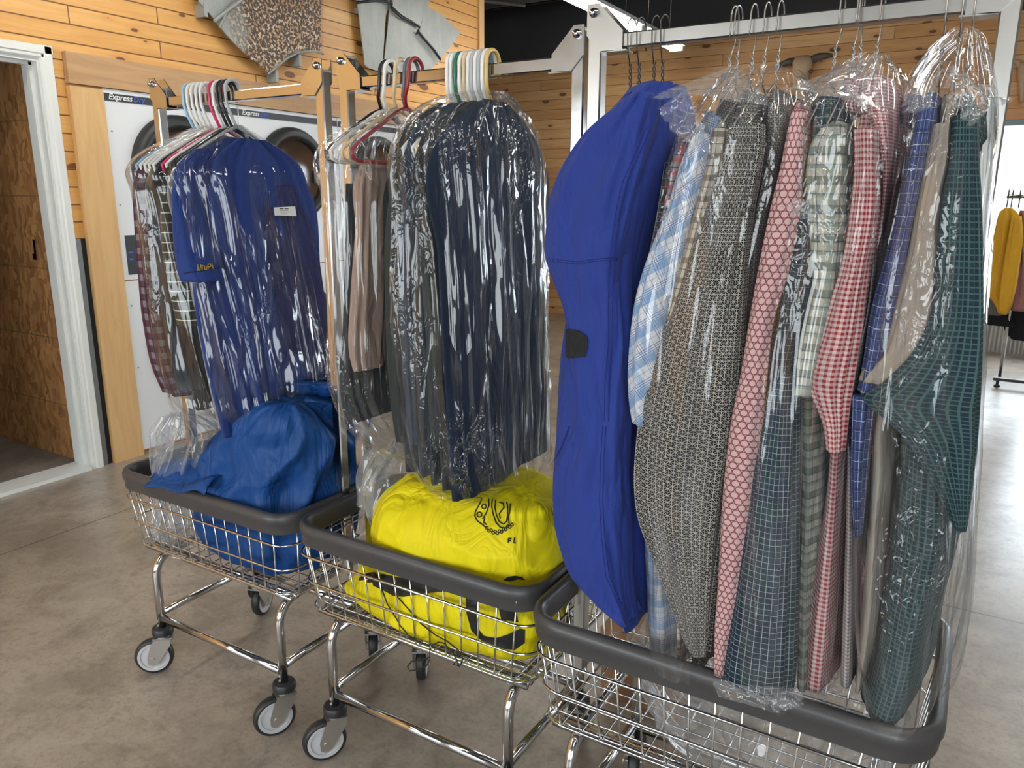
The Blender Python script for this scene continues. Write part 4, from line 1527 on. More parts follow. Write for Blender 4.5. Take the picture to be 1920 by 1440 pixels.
# ---------------------------------------------------------------- hangers
def wire_hanger(root, x, yb, zb, drop=0.10, lean=0.0, tipnear=True):
    """hook over the bar at (yb, zb top of bar); twisted neck; shoulders along y"""
    s = -1 if tipnear else 1
    m_ = MB()
    pts_ = []
    # hook from the tip up, over the bar and down the other side
    for a in np.linspace(0, PI, 12):
        pts_.append((x, yb + s * 0.022 * math.cos(a), zb + 0.003 + 0.020 * math.sin(a)))
    pts_ = [(x, yb + s * 0.024, zb - 0.028), (x, yb + s * 0.0225, zb - 0.012)] + pts_
    pts_ += [(x + lean * 0.3, yb - s * 0.018, zb - 0.03), (x + lean, yb - s * 0.006, zb - 0.055)]
    m_.tube(pts_, 0.0012, 7)
    part(m_, 'hook', M['wire'], root)
    m_ = MB()
    for ph in (0, PI):
        pts_ = [(x + lean + 0.0022 * math.cos(ph + k * 0.9), yb - s * 0.004 * (1 - k / 16) + 0.0022 * math.sin(ph + k * 0.9), zb - 0.052 - 0.048 * k / 16) for k in range(17)]
        m_.tube(pts_, 0.0012, 5)
    part(m_, 'twisted_neck', M['wire'], root)
    m_ = MB()
    zz = zb - 0.10
    m_.tube([(x + lean, yb, zz), (x + lean, yb - 0.03, zz - 0.012), (x + lean, yb - 0.19, zz - 0.10), (x + lean, yb - 0.195, zz - 0.108), (x + lean, yb - 0.18, zz - 0.112),
             (x + lean, yb + 0.18, zz - 0.112), (x + lean, yb + 0.195, zz - 0.108), (x + lean, yb + 0.19, zz - 0.10), (x + lean, yb + 0.03, zz - 0.012), (x + lean, yb, zz)], 0.0012, 6)
    part(m_, 'shoulders', M['wire'], root)


def plastic_hanger_parts(root, x, yb, ztop, mat_, lean=0.0, full=True, drop=0.088, slope=0.100, half=0.185):
    r_ = 0.0042
    m_ = MB()
    pts_ = []
    R_ = 0.0245
    for a in np.linspace(-0.25, PI, 16):
        pts_.append((x + 0.05 * lean, yb + R_ * math.cos(a), ztop + 0.004 + R_ * math.sin(a) * 0.95))
    pts_ = [(x, yb + R_ * 0.97, ztop - 0.024)] + pts_
    pts_ += [(x + lean * .2, yb - R_, ztop - 0.03), (x + lean * .6, yb - R_ * 0.8, ztop - 0.050), (x + lean * .9, yb - 0.008, ztop - drop + 0.012), (x + lean, yb, ztop - drop - 0.002)]
    m_.tube(pts_, r_, 10)
    part(m_, 'hook', mat_, root)
    m_ = MB()
    zz = ztop - drop
    X_ = x + lean
    m_.tube([(X_, yb, zz), (X_, yb - 0.035, zz - 0.012), (X_, yb - half + 0.02, zz - slope + 0.015), (X_, yb - half, zz - slope), (X_, yb - half + 0.004, zz - slope - 0.015), (X_, yb - half + 0.02, zz - slope - 0.02),
             (X_, yb + half - 0.02, zz - slope - 0.02), (X_, yb + half - 0.004, zz - slope - 0.015), (X_, yb + half, zz - slope), (X_, yb + half - 0.02, zz - slope + 0.015), (X_, yb + 0.035, zz - 0.012), (X_, yb, zz)], r_, 8)
    part(m_, 'shoulders', mat_, root)


M['wire'] = plain('galvanised_hanger_wire', (0.36, 0.35, 0.33), 0.35, 0.9)
M['wire_dark'] = plain('dark_hanger_wire', (0.06, 0.055, 0.05), 0.4, 0.6)
hc = {'white': (0.78, 0.77, 0.74), 'lightblue': (0.30, 0.50, 0.66), 'pink': (0.62, 0.03, 0.12), 'black': (0.012, 0.012, 0.014),
      'grey': (0.42, 0.43, 0.45), 'tan': (0.62, 0.48, 0.30), 'red': (0.30, 0.020, 0.026), 'green': (0.015, 0.16, 0.09), 'yellow': (0.66, 0.46, 0.14), 'darkgrey': (0.12, 0.13, 0.15)}
HM = {k: plain('hanger_plastic_' + k, v, 0.3) for k, v in hc.items()}
def wdrape(levels, power=2.6, fold=0.006, seed=0.0, n=80, rows=70, ridged=0.0, kfold=2.2, vfold=1.2, cap=True, big=0.0, skew=0.0):
    """levels in metres: (z, x0, x1, y0, y1) from the top down"""
    lv = [(-l[0],) + tuple(l[1:]) for l in levels]
    L_ = interp_levels(lv, rows)
    rings_ = []
    for r in L_:
        z_, x0, x1, y0, y1 = -r[0], r[1], r[2], r[3], r[4]
        cx, cy, hw, hd = (x0 + x1) / 2, (y0 + y1) / 2, max(.003, (x1 - x0) / 2), max(.003, (y1 - y0) / 2)
        ring = []
        for k in range(n):
            th = 2 * PI * (k + 0.5) / n + PI / 2
            c_, s_ = math.cos(th), math.sin(th)
            ex, ey = sup(c_, 2 / power), sup(s_, 2 / power)
            q1 = noise.noise(Vector((ex * kfold + seed, ey * kfold * 1.9 + seed * 2, z_ * vfold)))
            q2 = noise.noise(Vector((ex * kfold * 2.3 + seed, ey * kfold * 4.5 - seed, z_ * vfold * 2.4 + 7)))
            dd = fold * (q1 * 1.3 + q2 * 0.7)
            if ridged:
                q3 = abs(noise.noise(Vector((ex * 3.1 + seed, ey * 8.0 + seed, z_ * 1.6))))
                q4 = abs(noise.noise(Vector((ex * 8 + seed, ey * 20 + seed, z_ * 5.0))))
                dd += ridged * (0.35 - q3) + ridged * 0.35 * (0.3 - q4)
            if big:
                dd += big * (0.25 - abs(noise.noise(Vector((ex * 1.6 + seed, ey * 1.6, z_ * 7 + seed))))) * 1.6
                dd += big * 0.5 * noise.noise(Vector((ex * 4 + seed, ey * 4, z_ * 14 - seed)))
            dd *= min(1.0, 0.3 + min(hw, hd) / 0.03)
            ring.append((cx + ex * hw + c_ * dd + skew * (ey * hd), cy + ey * hd + s_ * dd * 0.8, z_))
        rings_.append(ring)
    m_ = MB()
    m_.loft(rings_, cap0=cap, cap1=cap, uvoff=(seed * .13, seed * .07))
    return m_


# ================================================================== CART 1 : the blue scrubs bag
GRP1 = 'clothes hanging from the rack nearest the doorway'
YB1, ZT1 = 1.430, 1.8345


def hang(kind, x, yb, zt, mat_, label, group, lean=0.0):
    r = thing('plastic_hanger' if kind == 'p' else 'wire_hanger', (x, yb, zt), label, 'hanger', group)
    if kind == 'p':
        plastic_hanger_parts(r, x, yb, zt, mat_, lean, drop=0.088 if x < -1.5 else 0.074)
    else:
        M['wire'], keep = (mat_ or M['wire']), M['wire']
        wire_hanger(r, x, yb, zt, lean=lean, tipnear=(kind == 'w'))
        M['wire'] = keep
    return r


g1 = 'plastic hangers on the rack nearest the doorway'
for x_, c_, lb in ((-1.872, 'lightblue', 'light blue plastic hanger, leftmost on the rack nearest the doorway'),
                   (-1.856, 'white', 'white plastic hanger right next to the light blue one'),
                   (-1.838, 'white', 'second white plastic hanger from the light blue one'),
                   (-1.820, 'white', 'third white plastic hanger from the light blue one'),
                   (-1.802, 'white', 'fourth white plastic hanger from the light blue one, last before the gap'),
                   (-1.768, 'pink', 'crimson plastic hanger on the rack nearest the doorway'),
                   (-1.752, 'white', 'white plastic hanger between the crimson and the black ones'),
                   (-1.736, 'black', 'black plastic hanger left of its black neighbour on the first rack'),
                   (-1.721, 'black', 'black plastic hanger next to the rightmost grey one on the first rack'),
                   (-1.704, 'grey', 'pale grey plastic hanger, rightmost on the rack nearest the doorway')):
    hang('p', x_, YB1, ZT1, HM[c_], lb, g1, lean=0.006)


def wgar(name, label, cat, group, body, mat_, extra=(), **kw):
    """garment described in metres; extra: list of (part name, levels, material, kwargs)"""
    top = body[0]
    r = thing(name, ((top[1] + top[2]) / 2, (top[3] + top[4]) / 2, top[0]), label, cat, group)
    kw.setdefault('fold', 0.007)
    m_ = wdrape(body, **kw)
    part(m_, 'body', mat_, r)
    out = [m_]
    for nm, lv, mt, k2 in extra:
        mm = wdrape(lv, **dict(dict(fold=0.005, n=40, rows=40), **k2))
        part(mm, nm, mt, r)
        out.append(mm)
    return r, out


def shirt_levels(x0, x1, ztop, zbot, dx=0.0, yc=1.43, h=0.195, w2=None, zsh=0.10, xw=1.0):
    """a shirt seen edge-on: x0..x1 at the shoulder, shifted by dx at the hem"""
    xc_ = (x0 + x1) / 2
    w_ = (x1 - x0) / 2
    L_ = []
    for s, hh, ww in ((0, .045, .55), (.25, .10, .8), (.6, .165, .95), (1, h, 1.0)):
        L_.append((ztop - zsh * s, xc_ - w_ * ww, xc_ + w_ * ww, yc - hh, yc + hh))
    zz = ztop - zsh
    for s in (.3, .6, 1.0):
        ww = w_ * (1 + (xw - 1) * s)
        L_.append((zz + (zbot - zz) * s, xc_ + dx * s - ww, xc_ + dx * s + ww, yc - h + (.012 if s == 1 else 0), yc + h - .01 * s))
    return L_


wgar('plaid_shirt', 'maroon and grey checked shirt, leftmost under the film on the first rack', 'shirt', GRP1,
     shirt_levels(-1.872, -1.826, 1.722, 1.045, 0.035, xw=1.25), M['maroonplaid'], seed=1.1,
     extra=[('sleeve', [(1.57, -1.868, -1.838, 1.222, 1.28), (1.4, -1.868, -1.825, 1.212, 1.28), (1.25, -1.872, -1.81, 1.210, 1.28), (1.12, -1.862, -1.79, 1.215, 1.28), (1.06, -1.845, -1.775, 1.225, 1.28)], M['maroonplaid'], {'seed': 2.2})])
wgar('tan_shirt', 'tan shirt edge showing between the maroon checked and the black shirts', 'shirt', GRP1,
     shirt_levels(-1.822, -1.800, 1.720, 1.10, 0.03), M['khaki'], seed=1.7)
wgar('black_shirt', 'black shirt between the tan one and the white-striped polo', 'shirt', GRP1,
     shirt_levels(-1.797, -1.762, 1.722, 1.02, 0.055, xw=1.15), M['blackcloth'], seed=2.4,
     extra=[('sleeve', [(1.57, -1.795, -1.765, 1.222, 1.28), (1.4, -1.795, -1.760, 1.212, 1.28), (1.2, -1.78, -1.735, 1.212, 1.28), (1.08, -1.765, -1.70, 1.218, 1.28)], M['charcoal'], {'seed': 4.2})])
wgar('striped_polo', 'dark polo shirt with thin white stripes beside the blue scrub top', 'shirt', GRP1,
     shirt_levels(-1.758, -1.732, 1.722, 1.25, 0.02), M['stripepolo'], seed=3.1, fold=.004,
     extra=[('sleeve', [(1.58, -1.752, -1.722, 1.218, 1.27), (1.45, -1.752, -1.716, 1.205, 1.27), (1.35, -1.742, -1.694, 1.202, 1.27), (1.255, -1.728, -1.655, 1.204, 1.27)], M['stripepolo'], {'seed': 3.2, 'fold': .003})])
wgar('grey_shirt', 'heather grey jersey shirt whose hem shows left of the blue scrubs', 'shirt', GRP1,
     shirt_levels(-1.730, -1.706, 1.722, 0.985, 0.085, xw=1.7), M['heather'], seed=3.9)
r, o_ = wgar('scrub_shirt', 'blue scrub top with mustard lettering on its short sleeve', 'shirt', GRP1,
             shirt_levels(-1.703, -1.672, 1.718, 0.965, 0.075, xw=2.0, h=.198), M['scrub'], seed=5.3, fold=.012, kfold=1.7,
             extra=[('sleeve', [(1.685, -1.705, -1.680, 1.29, 1.37), (1.64, -1.712, -1.672, 1.235, 1.34), (1.60, -1.714, -1.668, 1.222, 1.33), (1.50, -1.718, -1.655, 1.208, 1.325), (1.42, -1.712, -1.630, 1.200, 1.315), (1.375, -1.700, -1.603, 1.196, 1.30), (1.368, -1.698, -1.60, 1.198, 1.298)], M['scrub'], {'seed': 5.2, 'n': 60, 'fold': .005, 'power': 2.2})])
sl = o_[1].bvh()
mb = MB()
for i, seg in enumerate(([(371, 497), (371, 507), (375, 508), (377, 497)], [(379, 507), (379, 499), (383, 499), (384, 507)], [(387, 499), (387, 507)], [(390, 506), (390, 496), (394, 495), (395, 500), (391, 501)], [(397, 495), (399, 505)])):
    for p0, p1 in zip(seg[:-1], seg[1:]):
        sp = surf_path(sl, [p0, p1], 0.001, 2)
        if len(sp) > 1:
            mb.tube(sp, 0.0013, 5)
if mb.v:
    tag(part(mb, 'sleeve_lettering', M['thread_yellow'], r), 'mustard embroidered lettering')
mb = stroke(sl, [(345, 512), (380, 508), (422, 500)], 0.0012)
if mb.v:
    part(mb, 'hem_seam', M['scrub_dark'], r)
wgar('scrub_trousers', 'blue scrubs filling the right side of the first film bag', 'trousers', GRP1,
     [(1.715, -1.667, -1.650, 1.40, 1.48), (1.68, -1.668, -1.640, 1.34, 1.56), (1.60, -1.668, -1.635, 1.30, 1.62), (1.35, -1.662, -1.612, 1.32, 1.632), (1.2, -1.655, -1.590, 1.32, 1.63), (1.05, -1.645, -1.570, 1.32, 1.60), (0.985, -1.64, -1.575, 1.35, 1.57)], M['scrub'], seed=8.8, fold=.013, kfold=2.6)
wgar('navy_shirt', 'deep navy garment tinted with the film sheen, far side of the first film bag', 'shirt', GRP1,
     [(1.60, -1.640, -1.630, 1.46, 1.56), (1.5, -1.636, -1.622, 1.44, 1.60), (1.3, -1.612, -1.598, 1.44, 1.615), (1.1, -1.590, -1.574, 1.46, 1.60), (1.02, -1.588, -1.574, 1.48, 1.58)], M['purple'], seed=9.9, fold=.008)


def bag_obj(name, label, mb_, mat_='film', group='clear film garment bags'):
    o = mb_.build(name, M[mat_])
    # origin at the top of the bag
    c = xf(mb_.v[0])
    for v_ in o.data.vertices:
        v_.co -= c
    o.location = c
    return tag(o, label, 'garment bag', group)


BAG1 = wdrape([(1.752, -1.82, -1.70, 1.405, 1.455), (1.728, -1.86, -1.68, 1.345, 1.515), (1.693, -1.890, -1.665, 1.26, 1.60), (1.662, -1.902, -1.65, 1.205, 1.650), (1.635, -1.905, -1.640, 1.182, 1.672), (1.58, -1.902, -1.630, 1.188, 1.668), (1.39, -1.890, -1.598, 1.188, 1.664),
               (1.22, -1.898, -1.560, 1.190, 1.660), (1.08, -1.882, -1.535, 1.196, 1.645), (1.00, -1.84, -1.545, 1.22, 1.61), (0.965, -1.80, -1.60, 1.28, 1.56), (0.945, -1.77, -1.63, 1.30, 1.50)],
              fold=.010, ridged=.034, seed=4.4, n=260, rows=190, cap=False, power=2.3)
b1 = bag_obj('garment_bag', 'clear film bag over the blue scrubs on the rack nearest the doorway', BAG1)
bv = BAG1.bvh()
xh = max([float(bv.ray_cast(Vector(CPOS), Vector(ray(a_, b_)))[0][0]) for a_ in (515, 525, 535, 545, 554) for b_ in (388, 396, 404) if bv.ray_cast(Vector(CPOS), Vector(ray(a_, b_)))[0] is not None]) + 0.002
mb = MB()
mb.prism([tuple(on_x(a_, b_, xh)) for a_, b_ in ((513, 389), (553, 387), (556, 405), (515, 404))], (0.0006, 0, 0))
pl_ = part(mb, 'paper_tag', M['paper'], b1, smooth=False)
mb = MB()
for (xa, xb, yy) in ((524, 532, 391.5), (534, 541, 391.5), (524, 541, 395), (527, 542, 398), (525, 538, 401)):
    sp = [tuple(on_x(xa, yy, xh + .001)), tuple(on_x(xb, yy - .4, xh + .001))]
    if sp:
        mb.tube(sp, 0.0011 if yy < 392 else 0.0004, 4)
if mb.v:
    part(mb, 'printed_lines', M['print_black'], b1)

# crumpled film spilling from bag 1 into the basket
mb = wdrape([(0.985, -1.86, -1.78, 1.25, 1.33), (0.95, -1.90, -1.74, 1.24, 1.38), (0.90, -1.925, -1.76, 1.235, 1.42), (0.84, -1.95, -1.80, 1.235, 1.45), (0.76, -1.965, -1.86, 1.245, 1.45), (0.68, -1.965, -1.88, 1.25, 1.44), (0.60, -1.955, -1.90, 1.26, 1.42), (0.575, -1.95, -1.91, 1.28, 1.40)],
            fold=.02, ridged=.06, big=.03, seed=7.7, n=140, rows=90, cap=False)
o = mb.build('loose_film', M['film_loose'])
tag(o, 'crumpled clear film hanging into the cart beside the blue sack', 'plastic film')

# blue laundry sack
r = thing('laundry_sack', (-1.66, 1.43, 0.57), 'blue nylon laundry sack slumped in the cart nearest the doorway', 'laundry sack')
SB = wdrape([(1.055, -1.53, -1.44, 1.31, 1.42), (1.04, -1.57, -1.42, 1.29, 1.48), (1.00, -1.64, -1.40, 1.265, 1.56), (0.95, -1.72, -1.39, 1.25, 1.62), (0.90, -1.785, -1.39, 1.242, 1.63), (0.84, -1.845, -1.395, 1.245, 1.63), (0.78, -1.87, -1.40, 1.240, 1.62), (0.70, -1.875, -1.41, 1.245, 1.60), (0.62, -1.865, -1.43, 1.26, 1.59), (0.575, -1.83, -1.46, 1.29, 1.56)],
            fold=.02, big=.035, seed=12.3, n=150, rows=110, kfold=1.3, power=2.4)
part(SB, 'body', M['sackblue'], r)
mb = wdrape([(1.075, -1.60, -1.37, 1.44, 1.62), (1.055, -1.59, -1.39, 1.45, 1.61), (1.03, -1.565, -1.43, 1.46, 1.58), (1.005, -1.545, -1.47, 1.475, 1.54), (0.985, -1.57, -1.45, 1.46, 1.55)], fold=.03, ridged=.05, big=.02, seed=3.3, n=120, rows=40, power=2.0)
part(mb, 'gathered_neck', M['sackblue'], r)
mb = MB()
mb.tube([(-1.508 + .043 * math.cos(a), 1.508 + .038 * math.sin(a), 1.004 + .004 * math.sin(3 * a)) for a in np.linspace(0, 2 * PI, 24, endpoint=False)], 0.004, 8, closed=True)
part(mb, 'drawcord', M['scrub_dark'], r)
# flap folded over the rim
mb = MB()
rows_ = []
for i in range(16):
    s = i / 15
    x = -1.915 + 0.26 * s
    rr = []
    for j in range(14):
        q = j / 13
        y = 1.30 - 0.105 * q
        z = 0.835 + 0.012 * math.sin(q * 5 + s * 4) - 0.030 * q ** 3 + 0.03 * s * (1 - q) - 0.012 * (1 - s) + 0.008 * math.sin(s * 9)
        rr.append((x + 0.02 * q * math.sin(s * 3), y, z))
    rows_.append(rr)
mb.loft(rows_, closed=False)
fl = part(mb, 'folded_flap', M['sackblue'], r)
sm = fl.modifiers.new('solid', 'SOLIDIFY')
sm.thickness = 0.004

# ================================================================== CART 2 : red hanger bag and the dark clothes bag
GRP2 = 'clothes hanging from the middle rack'
YB2, ZT2 = 1.430, 1.8385
for x_, c_, lb in ((-1.190, 'black', 'black plastic hanger, leftmost on the middle rack'),
                   (-1.176, 'white', 'white plastic hanger beside the leftmost black one on the middle rack'),
                   (-1.146, 'tan', 'tan plastic hanger between white and grey ones on the middle rack'),
                   (-1.120, 'darkgrey', 'dark grey plastic hanger against the maroon one'),
                   (-1.107, 'red', 'maroon plastic hanger showing whole inside the clear bag')):
    hang('p', x_, YB2, ZT2, HM[c_], lb, 'hangers of the left bunch on the middle rack', lean=-0.02 if c_ != 'red' else -0.03)
for x_, c_, lb in ((-1.008, 'white', 'white plastic hanger, first of the right bunch on the middle rack'),
                   (-0.998, 'white', 'white plastic hanger just left of the green one'),
                   (-0.987, 'green', 'green plastic hanger in the right bunch of the middle rack'),
                   (-0.976, 'white', 'white plastic hanger just right of the green one'),
                   (-0.965, 'tan', 'tan plastic hanger two right of the green one'),
                   (-0.955, 'white', 'white plastic hanger just right of the tan one in the right bunch'),
                   (-0.946, 'grey', 'grey plastic hanger in the middle of the right bunch'),
                   (-0.937, 'white', 'white plastic hanger fourth from the yellow end of the right bunch'),
                   (-0.928, 'grey', 'grey plastic hanger third from the yellow end of the right bunch'),
                   (-0.919, 'white', 'white plastic hanger next to the yellow one'),
                   (-0.909, 'yellow', 'pale yellow plastic hanger, rightmost on the middle rack')):
    hang('p', x_, YB2, ZT2, HM[c_], lb, 'hangers of the right bunch on the middle rack', lean=-0.004)

wgar('folded_trousers', 'tan trousers folded over a hanger in the bag with the maroon hanger', 'trousers', GRP2,
     [(1.640, -1.176, -1.160, 1.31, 1.40), (1.625, -1.182, -1.154, 1.30, 1.405), (1.5, -1.184, -1.152, 1.285, 1.38), (1.35, -1.190, -1.150, 1.265, 1.375), (1.22, -1.190, -1.152, 1.255, 1.36), (1.19, -1.188, -1.152, 1.262, 1.35)], M['pinktan'], seed=2.9, fold=.006)
wgar('folded_trousers', 'black trousers folded over a hanger right of the tan ones', 'trousers', GRP2,
     [(1.620, -1.146, -1.132, 1.36, 1.59), (1.60, -1.150, -1.126, 1.352, 1.60), (1.4, -1.150, -1.122, 1.345, 1.60), (1.2, -1.154, -1.118, 1.33, 1.59), (1.16, -1.152, -1.120, 1.33, 1.58)], M['blackcloth'], seed=4.9, fold=.006)
wgar('dark_shirt', 'charcoal shirt hem showing low in the bag with the maroon hanger', 'shirt', GRP2,
     [(1.60, -1.212, -1.196, 1.30, 1.50), (1.3, -1.214, -1.192, 1.27, 1.54), (1.15, -1.216, -1.188, 1.25, 1.56), (1.06, -1.214, -1.190, 1.26, 1.55)], M['charcoal'], seed=6.1, fold=.007)
wgar('olive_shorts', 'olive and tan garment hanging lowest right of the maroon hanger bag', 'shorts', GRP2,
     [(1.15, -1.112, -1.096, 1.36, 1.52), (1.10, -1.114, -1.090, 1.35, 1.54), (1.045, -1.112, -1.092, 1.36, 1.53)], M['olive'], seed=6.8, fold=.006)
BAG2 = wdrape([(1.758, -1.165, -1.10, 1.40, 1.45), (1.735, -1.19, -1.095, 1.34, 1.50), (1.705, -1.208, -1.088, 1.25, 1.60), (1.68, -1.214, -1.084, 1.205, 1.64), (1.55, -1.216, -1.082, 1.195, 1.65), (1.3, -1.222, -1.080, 1.195, 1.65), (1.14, -1.222, -1.076, 1.20, 1.64), (1.06, -1.205, -1.06, 1.23, 1.60), (0.99, -1.16, -1.05, 1.30, 1.55), (0.95, -1.12, -1.055, 1.36, 1.50)],
              fold=.010, ridged=.026, seed=6.4, n=230, rows=170, cap=False, power=2.8)
bag_obj('garment_bag', 'clear film bag with the maroon hanger inside on the middle rack', BAG2)

dark = [('dark_jacket', 'olive-charcoal jacket at the left edge of the dark clothes bag', -1.030, -1.000, 'charcoal_green', 0.0),
        ('dark_shirt', 'slate blue shirt second from the left in the dark clothes bag', -0.997, -0.972, 'slate', 0.004),
        ('dark_shirt', 'charcoal shirt in the middle of the dark clothes bag', -0.969, -0.945, 'charcoal', 0.010),
        ('dark_shirt', 'black shirt right of the middle of the dark clothes bag', -0.942, -0.922, 'charcoal_green', 0.014)]
for i, (nm, lb, xa, xb, mt, dx) in enumerate(dark):
    zb_ = 0.985 - 0.008 * i
    wgar(nm, lb, 'jacket' if 'jacket' in nm else 'shirt', GRP2, shirt_levels(xa, xb, 1.764, zb_, dx, xw=1.25), M[mt], seed=1.3 + i * 1.9, fold=.009,
         extra=[('sleeve', [(1.66, xa, xb - .004, 1.25, 1.30), (1.5, xa - .004, xb, 1.212, 1.28), (1.3, xa - .008 + dx, xb + dx, 1.208, 1.28), (1.12, xa - .004 + dx, xb + .004 + dx, 1.212, 1.275), (1.06, xa + dx, xb + dx, 1.22, 1.27)], M[mt], {'seed': 2.2 + i})])
wgar('navy_shirt', 'midnight blue shirt with its wide face towards the blue coverall', 'shirt', GRP2,
     shirt_levels(-0.919, -0.888, 1.766, 0.952, 0.020, xw=1.5, h=.21), M['midnight'], seed=9.1, fold=.014, kfold=1.7)
BAG3 = wdrape([(1.785, -0.985, -0.90, 1.40, 1.455), (1.77, -1.01, -0.885, 1.34, 1.51), (1.725, -1.035, -0.872, 1.24, 1.61), (1.68, -1.045, -0.862, 1.20, 1.645), (1.55, -1.050, -0.852, 1.192, 1.655), (1.35, -1.058, -0.838, 1.190, 1.655),
               (1.2, -1.055, -0.835, 1.192, 1.655), (1.08, -1.045, -0.832, 1.196, 1.655), (1.0, -1.015, -0.832, 1.205, 1.65), (0.95, -0.99, -0.835, 1.24, 1.645), (0.925, -0.97, -0.845, 1.28, 1.63)],
              fold=.010, ridged=.034, seed=11.4, n=280, rows=200, cap=False, power=2.3)
bag_obj('garment_bag', 'clear film bag over the dark clothes on the middle rack', BAG3)
mb = wdrape([(0.95, -1.24, -1.14, 1.40, 1.52), (0.92, -1.26, -1.11, 1.36, 1.56), (0.87, -1.28, -1.10, 1.33, 1.60), (0.80, -1.27, -1.12, 1.34, 1.60), (0.74, -1.25, -1.14, 1.38, 1.60)], fold=.02, ridged=.05, big=.03, seed=17.7, n=110, rows=60, cap=False)
tag(mb.build('loose_film', M['film_loose']), 'crumpled clear film behind the yellow sack in the middle cart', 'plastic film')

# yellow laundry sack with black print
r = thing('laundry_sack', (-0.98, 1.42, 0.57), 'bright yellow laundry sack with black print in the middle cart', 'laundry sack')
SY = wdrape([(0.935, -1.00, -0.83, 1.38, 1.48), (0.925, -1.08, -0.77, 1.33, 1.54), (0.90, -1.14, -0.735, 1.29, 1.57), (0.86, -1.18, -0.715, 1.255, 1.59), (0.81, -1.195, -0.708, 1.240, 1.60), (0.762, -1.19, -0.712, 1.245, 1.60), (0.735, -1.185, -0.715, 1.252, 1.60), (0.70, -1.215, -0.712, 1.240, 1.60), (0.64, -1.26, -0.712, 1.243, 1.60), (0.60, -1.28, -0.72, 1.252, 1.59), (0.574, -1.26, -0.73, 1.27, 1.57)],
            fold=.014, big=.022, seed=21.3, n=170, rows=120, kfold=1.2, power=3.0)
part(SY, 'body', M['sackyellow'], r)
yb = SY.bvh()
shapes = [
    [(695, 1078), (720, 1076), (745, 1082), (775, 1086), (790, 1083), (812, 1085), (845, 1094), (866, 1102), (858, 1108), (830, 1110), (800, 1112), (775, 1116), (757, 1119), (738, 1117), (722, 1108), (700, 1098)],
    [(872, 1108), (885, 1110), (900, 1114), (897, 1128), (893, 1150), (896, 1178), (908, 1192), (930, 1196), (955, 1188), (975, 1178), (985, 1180), (984, 1205), (965, 1218), (935, 1216), (905, 1203), (884, 1182), (875, 1150)],
    [(932, 1125), (965, 1130), (972, 1166), (940, 1162)],
    [(944, 1088), (952, 1081), (965, 1079), (978, 1081), (984, 1087), (970, 1086), (956, 1090)]]
for i, s_ in enumerate(shapes):
    mb = decal_poly(yb, s_, 0.0012, 8)
    part(mb, 'printed_patch', M['print_black'], r)
mb = MB()
strokes = [
    [(904, 934), (899, 946), (892, 958), (890, 967), (895, 977), (905, 984), (912, 990)],
    [(916, 936), (917, 948), (912, 962), (905, 973)],
    [(923, 936), (922, 950), (925, 965), (930, 980), (938, 989), (948, 990), (954, 984)],
    [(929, 938), (928, 952), (931, 966), (936, 978), (944, 983), (950, 978), (952, 965), (952, 950), (950, 942)],
    [(936, 942), (943, 944), (945, 952), (940, 958), (936, 964), (938, 972)],
    [(909, 971), (907, 980), (913, 984)],
    [(957, 945), (956, 958), (953, 972), (955, 984)]]
for s_ in strokes:
    stroke(yb, s_, 0.0016, 0.0006, mb, step=4)
for (cx_, cy_, rr_) in ((907.5, 950, 4.2), (899, 965, 4.6)):
    stroke(yb, [(cx_ + rr_ * math.cos(a), cy_ + rr_ * math.sin(a)) for a in np.linspace(0, 2 * PI, 13)], 0.0015, 0.0006, mb, step=3)
for i in range(13):
    cx_, cy_ = 913 + i * 3.9, 990 + 7 * math.sin(i * 0.35) + (i % 2) * 3
    stroke(yb, [(cx_ + 2.6 * math.cos(a), cy_ + 2.6 * math.sin(a)) for a in np.linspace(0, 2 * PI, 9)], 0.0012, 0.0006, mb, step=3)
tag(part(mb, 'line_drawing', M['print_black'], r), 'black line drawing of a washer drum with bubbles')
mb = MB()
for s_ in ([(953, 1010), (953, 1018)], [(953, 1010), (959, 1010)], [(953, 1014), (958, 1014)], [(965, 1008), (963, 1018), (967, 1018)]):
    stroke(yb, s_, 0.0017, 0.0006, mb, step=3)
part(mb, 'printed_letters', M['print_black'], r)
# drawcord with toggle, hanging through the basket front
mb = MB()
cd = [(712, 1092), (718, 1110), (726, 1132), (738, 1152), (752, 1175), (766, 1192), (790, 1206), (810, 1210), (822, 1204), (832, 1206), (848, 1222), (858, 1240), (860, 1250)]
mb.tube([tuple(on_y(x, y, 1.236)) for x, y in cd], 0.0016, 7)
cd2 = [(730, 1094), (744, 1118), (762, 1138), (790, 1170), (815, 1190), (838, 1202), (858, 1218), (868, 1236), (862, 1249), (850, 1246), (856, 1238)]
mb.tube([tuple(on_y(x, y, 1.234)) for x, y in cd2], 0.0016, 7)
cd3 = [(806, 1215), (806, 1232), (790, 1238), (772, 1240), (764, 1250), (768, 1258), (782, 1256), (800, 1248), (806, 1236)]
mb.tube([tuple(on_y(x, y, 1.200)) for x, y in cd3], 0.0016, 7)
part(mb, 'drawcord', M['print_black'], r)
mb = MB()
mb.tube([tuple(on_y(x, y, 1.238)) for x, y in ((674, 1086), (682, 1083), (692, 1079), (703, 1077))], [0.0035, 0.006, 0.007, 0.005], 10)
mb.tube([tuple(on_y(x, y, 1.238)) for x, y in ((690, 1090), (700, 1086), (712, 1084))], [0.004, 0.007, 0.006], 10)
part(mb, 'cord_toggle', M['print_black'], r)
# ================================================================== CART 3
YB3, ZT3 = 1.360, 1.8545
GRP3 = 'clothes hanging from the rack nearest the camera'
YC3 = 1.360


def xat(px, py=60, Y=1.36):
    return float(on_y(px, py, Y)[0])


